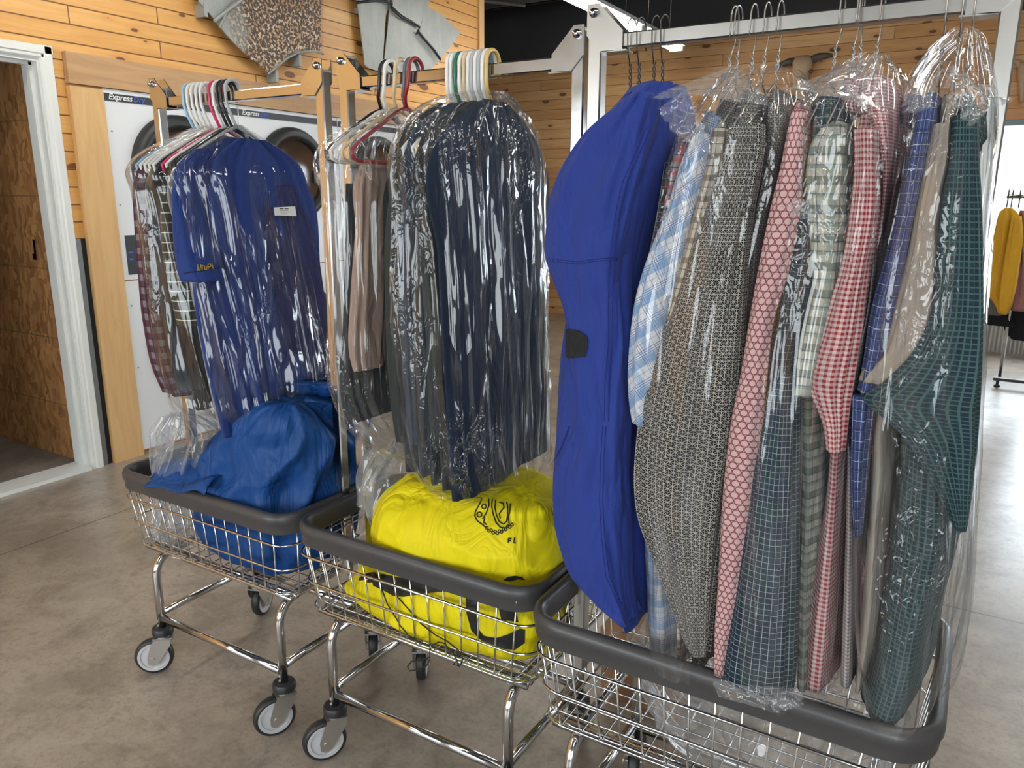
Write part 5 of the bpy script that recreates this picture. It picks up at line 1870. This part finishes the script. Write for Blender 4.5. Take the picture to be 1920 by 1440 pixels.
for px_, lb in ((1186, 'dark wire hanger, leftmost of four over the blue coverall'), (1203, 'dark wire hanger second from left over the blue coverall'),
                (1231, 'dark wire hanger third from left over the blue coverall'), (1247, 'dark wire hanger, rightmost of four over the blue coverall')):
    hang('v', xat(px_), YB3, ZT3, M['wire_dark'], lb, 'dark wire hangers of the blue coverall')
for px_, lb, ln in ((1377, 'silver wire hanger leaning left, first over the lattice shirt bag', -0.006), (1384, 'silver wire hanger second over the lattice shirt bag', 0.0), (1413, 'silver wire hanger in the middle over the lattice shirt bag', 0.0),
                    (1438, 'silver wire hanger fourth over the lattice shirt bag', -0.002), (1462, 'silver wire hanger, last over the lattice shirt bag', 0.0)):
    hang('w', xat(px_), YB3, ZT3, M['wire'], lb, 'silver wire hangers of the lattice shirt bag', ln)
for px_, lb, ln in ((1580, 'silver wire hanger leaning left over the pink shirt bag', -0.006), (1612, 'silver wire hanger left of a close pair over the pink shirt bag', -0.004), (1616, 'silver wire hanger right of a close pair over the pink shirt bag', 0.003),
                    (1655, 'silver wire hanger, rightmost over the pink shirt bag', -0.003)):
    hang('w', xat(px_, 20), YB3, ZT3, M['wire'], lb, 'silver wire hangers of the pink shirt bag', ln)
for px_, lb in ((1778, 'silver wire hanger, left one over the teal shirt bag'), (1808, 'silver wire hanger, middle one over the teal shirt bag'), (1830, 'silver wire hanger beside the right rack post')):
    hang('v', xat(px_, 5), YB3, ZT3, M['wire'], lb, 'silver wire hangers of the teal shirt bag')


def gar(name, label, cat, body, mat_, yn=1.185, sleeves=(), collar=None, seed=0.0, **kw):
    r = new_garment(name, label, cat, GRP3, (body[0][1] + body[0][2]) / 2, body[0][0], YC3)
    kw.setdefault('fold', 0.004)
    yc_ = kw.pop('yc', YC3)
    m_ = drape(body, yn, yc_, seed=seed, **kw)
    part(m_, 'body', mat_, r)
    ms = [m_]
    for i, sl_ in enumerate(sleeves):
        lv, y_, dp, k2 = sl_[:4]
        mm = mantle(lv, y_, dp, seed=seed + 3 + i, **k2)
        part(mm, sl_[5] if len(sl_) > 5 else 'sleeve', sl_[4] if len(sl_) > 4 else mat_, r)
        ms.append(mm)
    if collar:
        cx_, cy_, hh, th, mt = collar
        part(collar_mb((cx_, cy_), YC3, 0, 0, hh, th), 'collar', mt, r)
    return r, ms


# blue coverall, no film
r, ms = gar('coverall', 'heavy royal blue coverall hanging uncovered with a black hook tape tab', 'coverall',
            [(152, 1195, 1252), (158, 1172, 1254), (175, 1150, 1254), (230, 1090, 1240), (300, 1040, 1222), (400, 1024, 1200), (500, 1024, 1182), (600, 1022, 1176), (700, 1012, 1176), (800, 1005, 1178), (900, 1001, 1182), (1000, 1001, 1190), (1050, 1012, 1191), (1090, 1035, 1190), (1130, 1080, 1188), (1165, 1145, 1182), (1190, 1165, 1180)],
            M['royal'], yn=1.175, seed=2.0, fold=.010, kfold=1.3, vfold=2.2, shoulder=.20, topclose=.12, rows=110, n=120, power=2.3,
            sleeves=[([(172, 1176, 1215), (200, 1135, 1215), (240, 1085, 1208), (300, 1042, 1196), (360, 1020, 1180), (430, 1013, 1166), (485, 1016, 1160), (530, 1032, 1158), (580, 1052, 1158), (640, 1062, 1158), (720, 1066, 1155), (800, 1066, 1152), (850, 1046, 1150), (900, 1025, 1150), (960, 1022, 1156), (1010, 1026, 1160), (1060, 1037, 1166), (1105, 1056, 1172), (1145, 1100, 1176), (1175, 1150, 1178)], 1.140, .085, {'n': 90, 'rows': 90, 'fold': .011, 'kfold': 1.2, 'vfold': 4.0, 'power': 2.4})])
sl = ms[1].bvh()
bd = ms[0].bvh()
both = MB()
both.add(ms[0].v, ms[0].f)
both.add(ms[1].v, ms[1].f)
bb = both.bvh()
mb = MB()
for ln in ([(1020, 484), (1060, 489), (1090, 491), (1112, 486), (1140, 484), (1158, 483)], [(1020, 488), (1060, 493), (1090, 495), (1112, 490), (1140, 488), (1158, 487)]):
    stroke(bb, ln, 0.0007, 0.0, mb)
part(mb, 'elbow_seam', M['royal_seam'], r)
mb = MB()
for dx_ in (0, 8):
    stroke(bb, [(1212 + dx_, 240), (1190 + dx_, 290), (1168 + dx_, 340), (1154 + dx_, 400), (1146 + dx_, 460), (1142 + dx_, 520), (1140 + dx_, 580), (1141 + dx_, 640), (1134 + dx_, 720), (1133 + dx_, 790)], 0.0007, 0.0, mb)
part(mb, 'sleeve_seam', M['royal_seam'], r)
mb = MB()
for dx_ in (0, 6):
    stroke(bb, [(1130 + dx_, 800), (1126 + dx_, 860), (1124 + dx_, 940), (1128 + dx_, 1010), (1136 + dx_, 1080), (1160 + dx_, 1135)], 0.0008, 0.0, mb)
stroke(bb, [(1068, 800), (1052, 840), (1034, 875), (1023, 905), (1022, 960), (1026, 1010), (1036, 1060), (1052, 1105)], 0.0022, -0.0005, mb)
part(mb, 'side_seam', M['royal_seam'], r)
mb = MB()
stroke(bb, [(1185, 172), (1140, 200), (1095, 240), (1055, 290), (1030, 345), (1020, 400), (1017, 440), (1019, 480)], 0.0012, 0.0, mb)
part(mb, 'piped_edge', M['royal_seam'], r)
mb = decal_poly(bb, [(1063, 616), (1088, 620), (1101, 630), (1103, 650), (1098, 668), (1068, 672), (1063, 668)], 0.003, 8)
o = part(mb, 'hook_tape_tab', M['velcro'], r)
tag(o, 'black hook tape patch')
mb = decal_poly(bb, [(1160, 1166), (1178, 1172), (1184, 1196), (1164, 1192)], 0.002, 8)

# ---- bag D
gar('shirt', 'green shirt, leftmost and barely visible in the lattice shirt bag', 'shirt', [(285, 1243, 1254), (400, 1226, 1238), (520, 1202, 1214), (640, 1182, 1192), (760, 1176, 1184)], M['darkgreen'], yn=1.19, seed=1)
gar('plaid_shirt', 'red and grey plaid shirt beside the green one under the film', 'shirt', [(250, 1262, 1290), (300, 1250, 1284), (400, 1232, 1258), (500, 1212, 1236), (620, 1190, 1210), (760, 1182, 1198)], M['redplaid'], yn=1.18, seed=2)
gar('plaid_shirt', 'white shirt with wide blue plaid left of the lattice print shirt', 'shirt',
    [(232, 1300, 1330), (300, 1280, 1322), (400, 1250, 1300), (500, 1215, 1278), (600, 1188, 1262), (700, 1174, 1252), (850, 1174, 1250), (1000, 1186, 1252), (1100, 1192, 1256), (1200, 1197, 1260), (1256, 1202, 1262)], M['blueplaid'], yn=1.215, seed=3, fold=.006,
    sleeves=[([(250, 1292, 1326), (300, 1270, 1320), (400, 1240, 1300), (480, 1208, 1278), (560, 1184, 1256), (640, 1172, 1244), (700, 1168, 1238), (760, 1170, 1236), (800, 1176, 1232)], 1.150, .055, {}, M['blueplaid_bias'])],
    collar=(1362, 205, .05, .04, M['blueplaid']))
gar('plaid_shirt', 'brown and cream plaid shirt between the blue plaid and the lattice print', 'shirt',
    [(225, 1338, 1362), (300, 1325, 1356), (400, 1302, 1335), (500, 1280, 1314), (600, 1264, 1292), (800, 1254, 1280), (1000, 1256, 1280), (1150, 1260, 1282), (1250, 1264, 1284)], M['brownplaid'], yn=1.215, seed=4,
    sleeves=[([(240, 1332, 1358), (300, 1322, 1352), (400, 1298, 1326), (500, 1272, 1300), (600, 1245, 1272), (660, 1232, 1256)], 1.160, .05, {})],
    collar=(1392, 195, .05, .04, M['brownplaid']))
gar('patterned_shirt', 'black shirt with pale star lattice print and a wide sleeve over the rim', 'shirt',
    [(190, 1368, 1428), (260, 1352, 1424), (400, 1330, 1402), (600, 1300, 1392), (800, 1286, 1384), (1000, 1284, 1368), (1150, 1284, 1345), (1255, 1284, 1326)], M['lattice'], yn=1.205, seed=5, fold=.005,
    sleeves=[([(230, 1362, 1420), (270, 1352, 1420), (330, 1335, 1412), (400, 1312, 1400), (470, 1288, 1394), (560, 1252, 1388), (640, 1226, 1384), (720, 1202, 1380), (800, 1184, 1374), (860, 1178, 1368), (940, 1178, 1356), (1000, 1188, 1348), (1060, 1212, 1340), (1120, 1238, 1332), (1180, 1262, 1326), (1232, 1284, 1320)], 1.135, .075, {'n': 80, 'rows': 80, 'power': 2.3, 'fold': .006})],
    collar=(1402, 180, .055, .05, M['lattice_fine']))
gar('patterned_shirt', 'dark shirt with fine pale lattice right of the star lattice shirt', 'shirt',
    [(166, 1440, 1462), (185, 1430, 1472), (240, 1428, 1474), (300, 1426, 1462), (400, 1404, 1444), (600, 1390, 1420), (800, 1382, 1404), (1000, 1370, 1390), (1200, 1340, 1352)], M['lattice_fine'], yn=1.19, seed=6,
    collar=(1442, 166, .05, .045, M['lattice_fine']))
BAGD = drape([(122, 1375, 1465), (128, 1350, 1470), (150, 1312, 1476), (190, 1268, 1480), (230, 1240, 1478), (280, 1218, 1474), (400, 1194, 1450), (550, 1168, 1418), (700, 1158, 1398), (850, 1162, 1385), (1000, 1176, 1370), (1100, 1183, 1356), (1200, 1182, 1342), (1250, 1188, 1332), (1275, 1200, 1325)],
             1.128, YC3, fold=.008, ridged=.016, seed=2.5, n=240, rows=180, shoulder=.14, topclose=.12, cap=False, power=2.6)
bd_ = bag_obj('garment_bag', 'clear film bag over the plaid and lattice shirts', BAGD)


def wing(root, px, ys, name='film_flap', rows_=14, mat_='film_cloudy', amp=.006, seed=0.0):
    """stiff folded corner of film: quad given by four picture points with their own depths"""
    P = [on_y(p[0], p[1], y) for p, y in zip(px, ys)]
    m_ = MB()
    R_ = []
    for i in range(rows_):
        s = i / (rows_ - 1)
        rr = []
        for j in range(rows_):
            q = j / (rows_ - 1)
            p = (P[0] * (1 - s) + P[1] * s) * (1 - q) + (P[3] * (1 - s) + P[2] * s) * q
            d_ = amp * (noise.noise(Vector((s * 3 + seed, q * 5, seed))) + .5 * abs(noise.noise(Vector((s * 9, q * 9 + seed, 1)))))
            rr.append(p + np.array([d_, -d_, d_ * .5]))
        R_.append(rr)
    m_.loft(R_, closed=False)
    base = root.location
    o_ = m_.build(name, M[mat_])
    o_.parent = root
    for v_ in o_.data.vertices:
        v_.co -= base
    return o_


wing(bd_, [(1194, 190), (1372, 124), (1462, 200), (1290, 178)], [1.15, 1.33, 1.25, 1.14], seed=1)
wing(bd_, [(1232, 205), (1290, 165), (1340, 300), (1260, 245)], [1.14, 1.16, 1.12, 1.12], seed=2)

# ---- bag E
gar('printed_shirt', 'pink shirt printed with small maroon rings', 'shirt',
    [(188, 1484, 1508), (230, 1474, 1506), (300, 1462, 1500), (400, 1440, 1490), (500, 1420, 1476), (600, 1402, 1450), (700, 1386, 1436), (800, 1366, 1428), (900, 1354, 1420), (1000, 1347, 1405), (1100, 1342, 1390), (1200, 1335, 1372), (1275, 1335, 1362)], M['pink'], yn=1.160, seed=11, fold=.003,
    sleeves=[([(205, 1482, 1506), (250, 1472, 1504), (300, 1463, 1502), (400, 1440, 1498), (500, 1420, 1478), (600, 1402, 1448), (700, 1386, 1436), (800, 1366, 1428), (900, 1354, 1418), (1000, 1347, 1402), (1100, 1342, 1386), (1200, 1335, 1368), (1270, 1335, 1358)], 1.132, .03, {'fold': .002})],
    collar=(1506, 186, .045, .035, M['pink']))
gar('checked_shirt', 'dark teal shirt with pale window check and open collar beside the pink one', 'shirt',
    [(180, 1520, 1572), (200, 1512, 1574), (260, 1508, 1560), (320, 1502, 1530), (400, 1484, 1514), (500, 1476, 1520), (600, 1468, 1512), (700, 1456, 1490), (800, 1445, 1484), (1000, 1430, 1482), (1200, 1410, 1478), (1285, 1400, 1472)], M['darkgreen'], yn=1.205, seed=12,
    sleeves=[([(395, 1482, 1512), (440, 1480, 1522), (500, 1476, 1524), (560, 1462, 1518), (620, 1450, 1500), (680, 1442, 1482), (710, 1446, 1478)], 1.140, .055, {}, M['blackcheck']),
             ([(705, 1448, 1486), (745, 1430, 1488), (800, 1420, 1488), (900, 1400, 1487), (1000, 1384, 1486), (1100, 1366, 1485), (1200, 1350, 1481), (1270, 1338, 1478), (1296, 1336, 1474)], 1.122, .09, {'n': 70, 'rows': 70, 'fold': .006, 'power': 2.6}, M['navygrid'], 'tail')],
    collar=(1542, 184, .05, .05, M['darkgreen']))
gar('plaid_shirt', 'sage and cream plaid shirt between the teal check and the red gingham', 'shirt',
    [(226, 1550, 1580), (250, 1530, 1580), (300, 1508, 1580), (400, 1508, 1578), (500, 1512, 1570), (600, 1506, 1548), (745, 1490, 1534), (900, 1490, 1534), (1100, 1487, 1528), (1300, 1482, 1522)], M['oliveplaid'], yn=1.185, seed=13, fold=.005, shoulder=.05, topclose=.6,
    sleeves=[([(232, 1542, 1578), (262, 1518, 1580), (310, 1506, 1580), (400, 1508, 1580), (480, 1512, 1576), (550, 1518, 1566), (600, 1504, 1560), (650, 1492, 1550), (700, 1484, 1540), (745, 1476, 1530)], 1.138, .06, {'n': 60, 'rows': 60})])
gar('gingham_shirt', 'red and white gingham shirt with a bent cuff', 'shirt',
    [(205, 1606, 1650), (240, 1598, 1650), (300, 1596, 1645), (400, 1592, 1642), (500, 1580, 1622), (600, 1566, 1605), (740, 1545, 1590), (850, 1545, 1582), (1000, 1530, 1576), (1100, 1514, 1572), (1200, 1500, 1565), (1300, 1490, 1556)], M['redgingham'], yn=1.180, seed=14, fold=.004,
    sleeves=[([(240, 1598, 1640), (300, 1600, 1640), (400, 1592, 1640), (500, 1576, 1624), (560, 1558, 1616), (630, 1536, 1608), (690, 1516, 1598), (725, 1510, 1592), (760, 1524, 1586), (800, 1541, 1582), (850, 1548, 1578)], 1.134, .055, {'n': 60, 'rows': 60})])
gar('gingham_shirt', 'fine red gingham shirt behind, with its rounded collar high in the film', 'shirt',
    [(138, 1620, 1658), (150, 1610, 1668), (180, 1604, 1674), (240, 1626, 1676), (300, 1644, 1674), (400, 1645, 1664), (500, 1626, 1650), (600, 1612, 1634), (800, 1590, 1606), (1000, 1580, 1596)], M['redgingham_fine'], yn=1.215, seed=15,
    collar=(1640, 140, .05, .05, M['redgingham_fine']))
BAGE = drape([(98, 1608, 1655), (104, 1585, 1662), (120, 1552, 1670), (145, 1505, 1674), (175, 1480, 1678), (220, 1470, 1676), (300, 1460, 1668), (400, 1436, 1655), (500, 1412, 1644), (600, 1392, 1622), (700, 1376, 1606), (800, 1360, 1600), (900, 1348, 1592), (1000, 1340, 1586), (1100, 1332, 1580), (1200, 1326, 1574), (1270, 1324, 1566), (1310, 1332, 1560), (1330, 1372, 1530)],
             1.105, YC3, fold=.008, ridged=.016, seed=5.5, n=250, rows=190, shoulder=.14, topclose=.12, cap=False, power=2.8)
be_ = bag_obj('garment_bag', 'clear film bag over the pink, teal, sage and red gingham shirts', BAGE)
wing(be_, [(1468, 170), (1650, 97), (1668, 210), (1500, 168)], [1.18, 1.34, 1.22, 1.13], seed=3)
wing(be_, [(1560, 148), (1590, 168), (1638, 222), (1612, 186)], [1.12, 1.12, 1.10, 1.11], seed=4, amp=.01)
wing(be_, [(1463, 388), (1506, 372), (1534, 412), (1490, 404)], [1.10, 1.10, 1.10, 1.10], seed=5, amp=.01)

wing(be_, [(1332, 1270), (1345, 1305), (1450, 1335), (1420, 1290)], [1.10, 1.09, 1.09, 1.10], seed=15, amp=.012)
wing(be_, [(1420, 1285), (1450, 1335), (1508, 1322), (1500, 1290)], [1.10, 1.09, 1.09, 1.10], seed=16, amp=.012)

# ---- bag F
SK = dict()
gar('gingham_shirt', 'black and cream checked shirt at the left edge of the teal shirt bag', 'shirt',
    [(330, 1682, 1698), (400, 1668, 1688), (500, 1652, 1674), (600, 1634, 1656), (700, 1620, 1640), (800, 1600, 1618)], M['blackgingham'], yn=1.20, seed=21)
gar('gingham_shirt', 'mauve grey gingham tail hanging between the red gingham and the blue plaid', 'shirt',
    [(360, 1640, 1652), (560, 1622, 1640), (750, 1584, 1608), (900, 1578, 1606), (1072, 1572, 1606), (1200, 1568, 1604), (1290, 1566, 1600)], M['greygingham'], yn=1.185, seed=22, fold=.004)
gar('plaid_shirt', 'navy shirt with thin white and blue plaid beside the taupe one', 'shirt',
    [(172, 1732, 1760), (220, 1722, 1756), (300, 1702, 1744), (400, 1686, 1724), (500, 1664, 1706), (600, 1644, 1686), (740, 1606, 1640), (850, 1596, 1626), (1000, 1594, 1618)], M['navyplaid'], yn=1.185, seed=23,
    sleeves=[([(200, 1722, 1752), (300, 1700, 1740), (400, 1682, 1720), (500, 1656, 1702), (600, 1630, 1682), (680, 1618, 1664), (740, 1606, 1650)], 1.140, .05, {}),
             ([(745, 1592, 1634), (850, 1592, 1622), (940, 1594, 1616), (1010, 1600, 1612)], 1.150, .05, {}, M['navyplaid'], 'placket')],
    collar=(1746, 172, .045, .04, M['navyplaid']))
gar('linen_shirt', 'plain taupe linen shirt between the navy plaid and the teal check', 'shirt',
    [(178, 1765, 1792), (240, 1756, 1792), (300, 1746, 1786), (400, 1728, 1768), (500, 1712, 1764), (600, 1692, 1750), (700, 1650, 1700), (800, 1628, 1672), (900, 1622, 1666), (1000, 1616, 1656), (1100, 1610, 1650), (1200, 1602, 1640), (1300, 1594, 1618)], M['taupe'], yn=1.175, seed=24, fold=.004,
    sleeves=[([(230, 1752, 1788), (300, 1738, 1784), (400, 1718, 1762), (480, 1704, 1764), (560, 1684, 1762), (620, 1668, 1752), (670, 1650, 1722), (705, 1618, 1690), (720, 1612, 1660)], 1.132, .045, {'rows': 60})])
gar('checked_shirt', 'dark teal shirt with fine green check, rightmost and nearest the rack post', 'shirt',
    [(176, 1800, 1828), (210, 1790, 1832), (300, 1782, 1832), (400, 1768, 1838), (500, 1762, 1838), (600, 1752, 1838), (700, 1710, 1836), (800, 1678, 1800), (860, 1672, 1800), (940, 1662, 1804), (1000, 1655, 1806), (1080, 1646, 1790), (1180, 1634, 1762), (1280, 1614, 1742), (1335, 1600, 1722), (1362, 1596, 1706)], M['tealcheck'], yn=1.165, seed=25, fold=.006, rows=100, n=100,
    sleeves=[([(215, 1784, 1830), (300, 1778, 1832), (400, 1764, 1838), (500, 1756, 1840), (600, 1742, 1840), (680, 1700, 1838), (730, 1650, 1836), (765, 1612, 1834), (790, 1640, 1832), (830, 1690, 1828), (880, 1726, 1822), (940, 1762, 1816), (1000, 1790, 1810)], 1.118, .05, {'n': 80, 'rows': 80, 'fold': .005, 'power': 2.4})],
    collar=(1812, 176, .045, .035, M['tealcheck']))
BAGF = drape([(48, 1788, 1826), (56, 1772, 1836), (80, 1738, 1848), (115, 1706, 1860), (160, 1690, 1870), (210, 1680, 1873), (280, 1668, 1870), (420, 1640, 1858), (600, 1606, 1846), (700, 1594, 1840), (850, 1582, 1832), (1000, 1572, 1824), (1150, 1568, 1810), (1280, 1574, 1790), (1350, 1590, 1765), (1380, 1605, 1740)],
             1.100, YC3, fold=.008, ridged=.016, seed=8.5, n=250, rows=200, shoulder=.24, topclose=.06, cap=False, power=2.6)
bf_ = bag_obj('garment_bag', 'clear film bag over the teal, taupe and navy shirts by the rack post', BAGF)
wing(bf_, [(1766, 130), (1812, 148), (1896, 192), (1872, 200)], [1.16, 1.12, 1.12, 1.10], seed=6, amp=.01)
wing(bf_, [(1768, 132), (1862, 196), (1822, 236), (1800, 220)], [1.12, 1.10, 1.10, 1.10], seed=8, amp=.012)
wing(bf_, [(1690, 190), (1765, 128), (1740, 205), (1700, 215)], [1.12, 1.14, 1.12, 1.12], seed=9, amp=.01)

# crumpled film lying in the basket
mb = MB()
lv = wdrape([(0.775, -0.47, -0.02, 1.165, 1.42), (0.72, -0.475, -0.02, 1.17, 1.46), (0.66, -0.46, -0.03, 1.175, 1.46), (0.60, -0.42, -0.05, 1.185, 1.44), (0.575, -0.38, -0.10, 1.20, 1.40)], fold=.02, ridged=.03, big=.03, seed=31.7, n=220, rows=70, cap=False, power=3)
tag(lv.build('loose_film', M['film_loose']), 'crumpled clear film filling the basket of the cart nearest the camera', 'plastic film')

# cardboard box on the floor behind the carts
mb = MB()
mb.box(-0.80, -0.56, 1.85, 2.05, FLOOR_Z + 0.001, FLOOR_Z + 0.22)
mb.box(-0.805, -0.555, 1.845, 2.055, FLOOR_Z + 0.20, FLOOR_Z + 0.222)
tag(mb.build('cardboard_box', M['cardboard'], smooth=False), 'brown cardboard box on the floor behind the carts', 'box')

# ================================================================== FAR CLOTHES RACK by the window
XF[0], XF[1] = (CAM_H - FLOOR_Z) / CAM_H, 0.0
YR = 7.73
r = thing('clothes_rack', (0.75, YR, 0), 'low chrome clothes rack with coats in front of the far window', 'clothes rack')
mb = MB()
zr = on_y(1885, 368, YR)[2]
mb.tube([(0.13, YR, zr), (1.35, YR, zr)], 0.016, 12)
part(mb, 'rail', M['chrome'], r)
for x_ in (0.16, 1.32):
    mb = MB()
    mb.tube([(x_ + .12, YR, 0.09), (x_ + .12, YR, zr)], 0.014, 10)
    part(mb, 'upright', M['chrome'], r)
mb = MB()
mb.box(0.235, 1.40, YR - 0.022, YR + 0.022, 0.055, 0.08)
part(mb, 'base_bar', M['dark_grey'], r, smooth=False)
for x_ in (0.27, 1.36):
    mb = MB()
    mb.lathe([(0.012, 0.055), (0.012, 0.02), (0.024, 0.014), (0.024, 0.0)], (x_, YR, 0), 'z', 12)
    part(mb, 'levelling_foot', M['dark_grey'], r)
coats = [('coat', 'long-sleeved mustard yellow shirt on the far rack', [(390, 1886, 1896), (396, 1878, 1904), (410, 1872, 1914), (440, 1866, 1917), (480, 1858, 1914), (520, 1852, 1908), (550, 1850, 1902), (575, 1868, 1896), (588, 1872, 1890)], (0.78, 0.44, 0.035), 7.56, .10),
         ('coat', 'dusty pink coat right of the yellow shirt on the far rack', [(395, 1915, 1925), (410, 1912, 1935), (470, 1910, 1940), (540, 1902, 1945), (585, 1895, 1950)], (0.42, 0.20, 0.19), 7.62, .12),
         ('jacket', 'black jacket hanging lowest behind the yellow shirt', [(400, 1890, 1900), (450, 1870, 1900), (540, 1850, 1880), (575, 1843, 1882), (605, 1842, 1900), (612, 1850, 1905)], (0.016, 0.017, 0.022), 7.70, .10),
         ('jacket', 'black padded jacket under the pink coat on the far rack', [(400, 1922, 1940), (560, 1895, 1950), (600, 1886, 1950), (630, 1890, 1948), (640, 1900, 1940)], (0.018, 0.018, 0.024), 7.74, .10),
         ('jacket', 'grey jacket whose hem shows below the yellow shirt', [(470, 1862, 1878), (540, 1858, 1876), (575, 1852, 1876), (592, 1856, 1874)], (0.20, 0.19, 0.18), 7.66, .06)]
for nm, lb, lv_, c_, yn_, dp in coats:
    mt = cloth('far_' + lb.split()[0] + lb.split()[1], solid(c_))
    rr_ = new_garment(nm, lb, 'coat' if nm == 'coat' else 'jacket', 'coats on the far rack', (lv_[0][1] + lv_[0][2]) / 2, lv_[0][0], yn_)
    part(mantle(lv_, yn_, dp, fold=.02, n=36, rows=30), 'body', mt, rr_)
    if 'yellow' in lb and nm == 'coat':
        part(mantle([(405, 1898, 1916), (450, 1890, 1917), (500, 1882, 1912), (560, 1874, 1900), (590, 1873, 1888)], yn_ - .06, .07, fold=.008, n=24, rows=24), 'sleeve', mt, rr_)
for i, px_ in enumerate((1890, 1898, 1912)):
    x_ = float(on_y(px_, 372, YR)[0])
    hr = thing('coat_hanger', (x_, YR, zr), ('black hanger over the yellow shirt on the far rack', 'black hanger between the yellow shirt and the pink coat', 'black hanger over the pink coat on the far rack')[i], 'hanger', 'hangers on the far rack')
    mb = MB()
    mb.tube([(x_, YR + .03 * math.cos(a), zr + 0.02 + .03 * math.sin(a)) for a in np.linspace(-.4, PI, 10)] + [(x_, YR - .028, zr - .03), (x_, YR, zr - 0.09)], 0.005, 6)
    part(mb, 'hook', M['dark_grey'], hr)
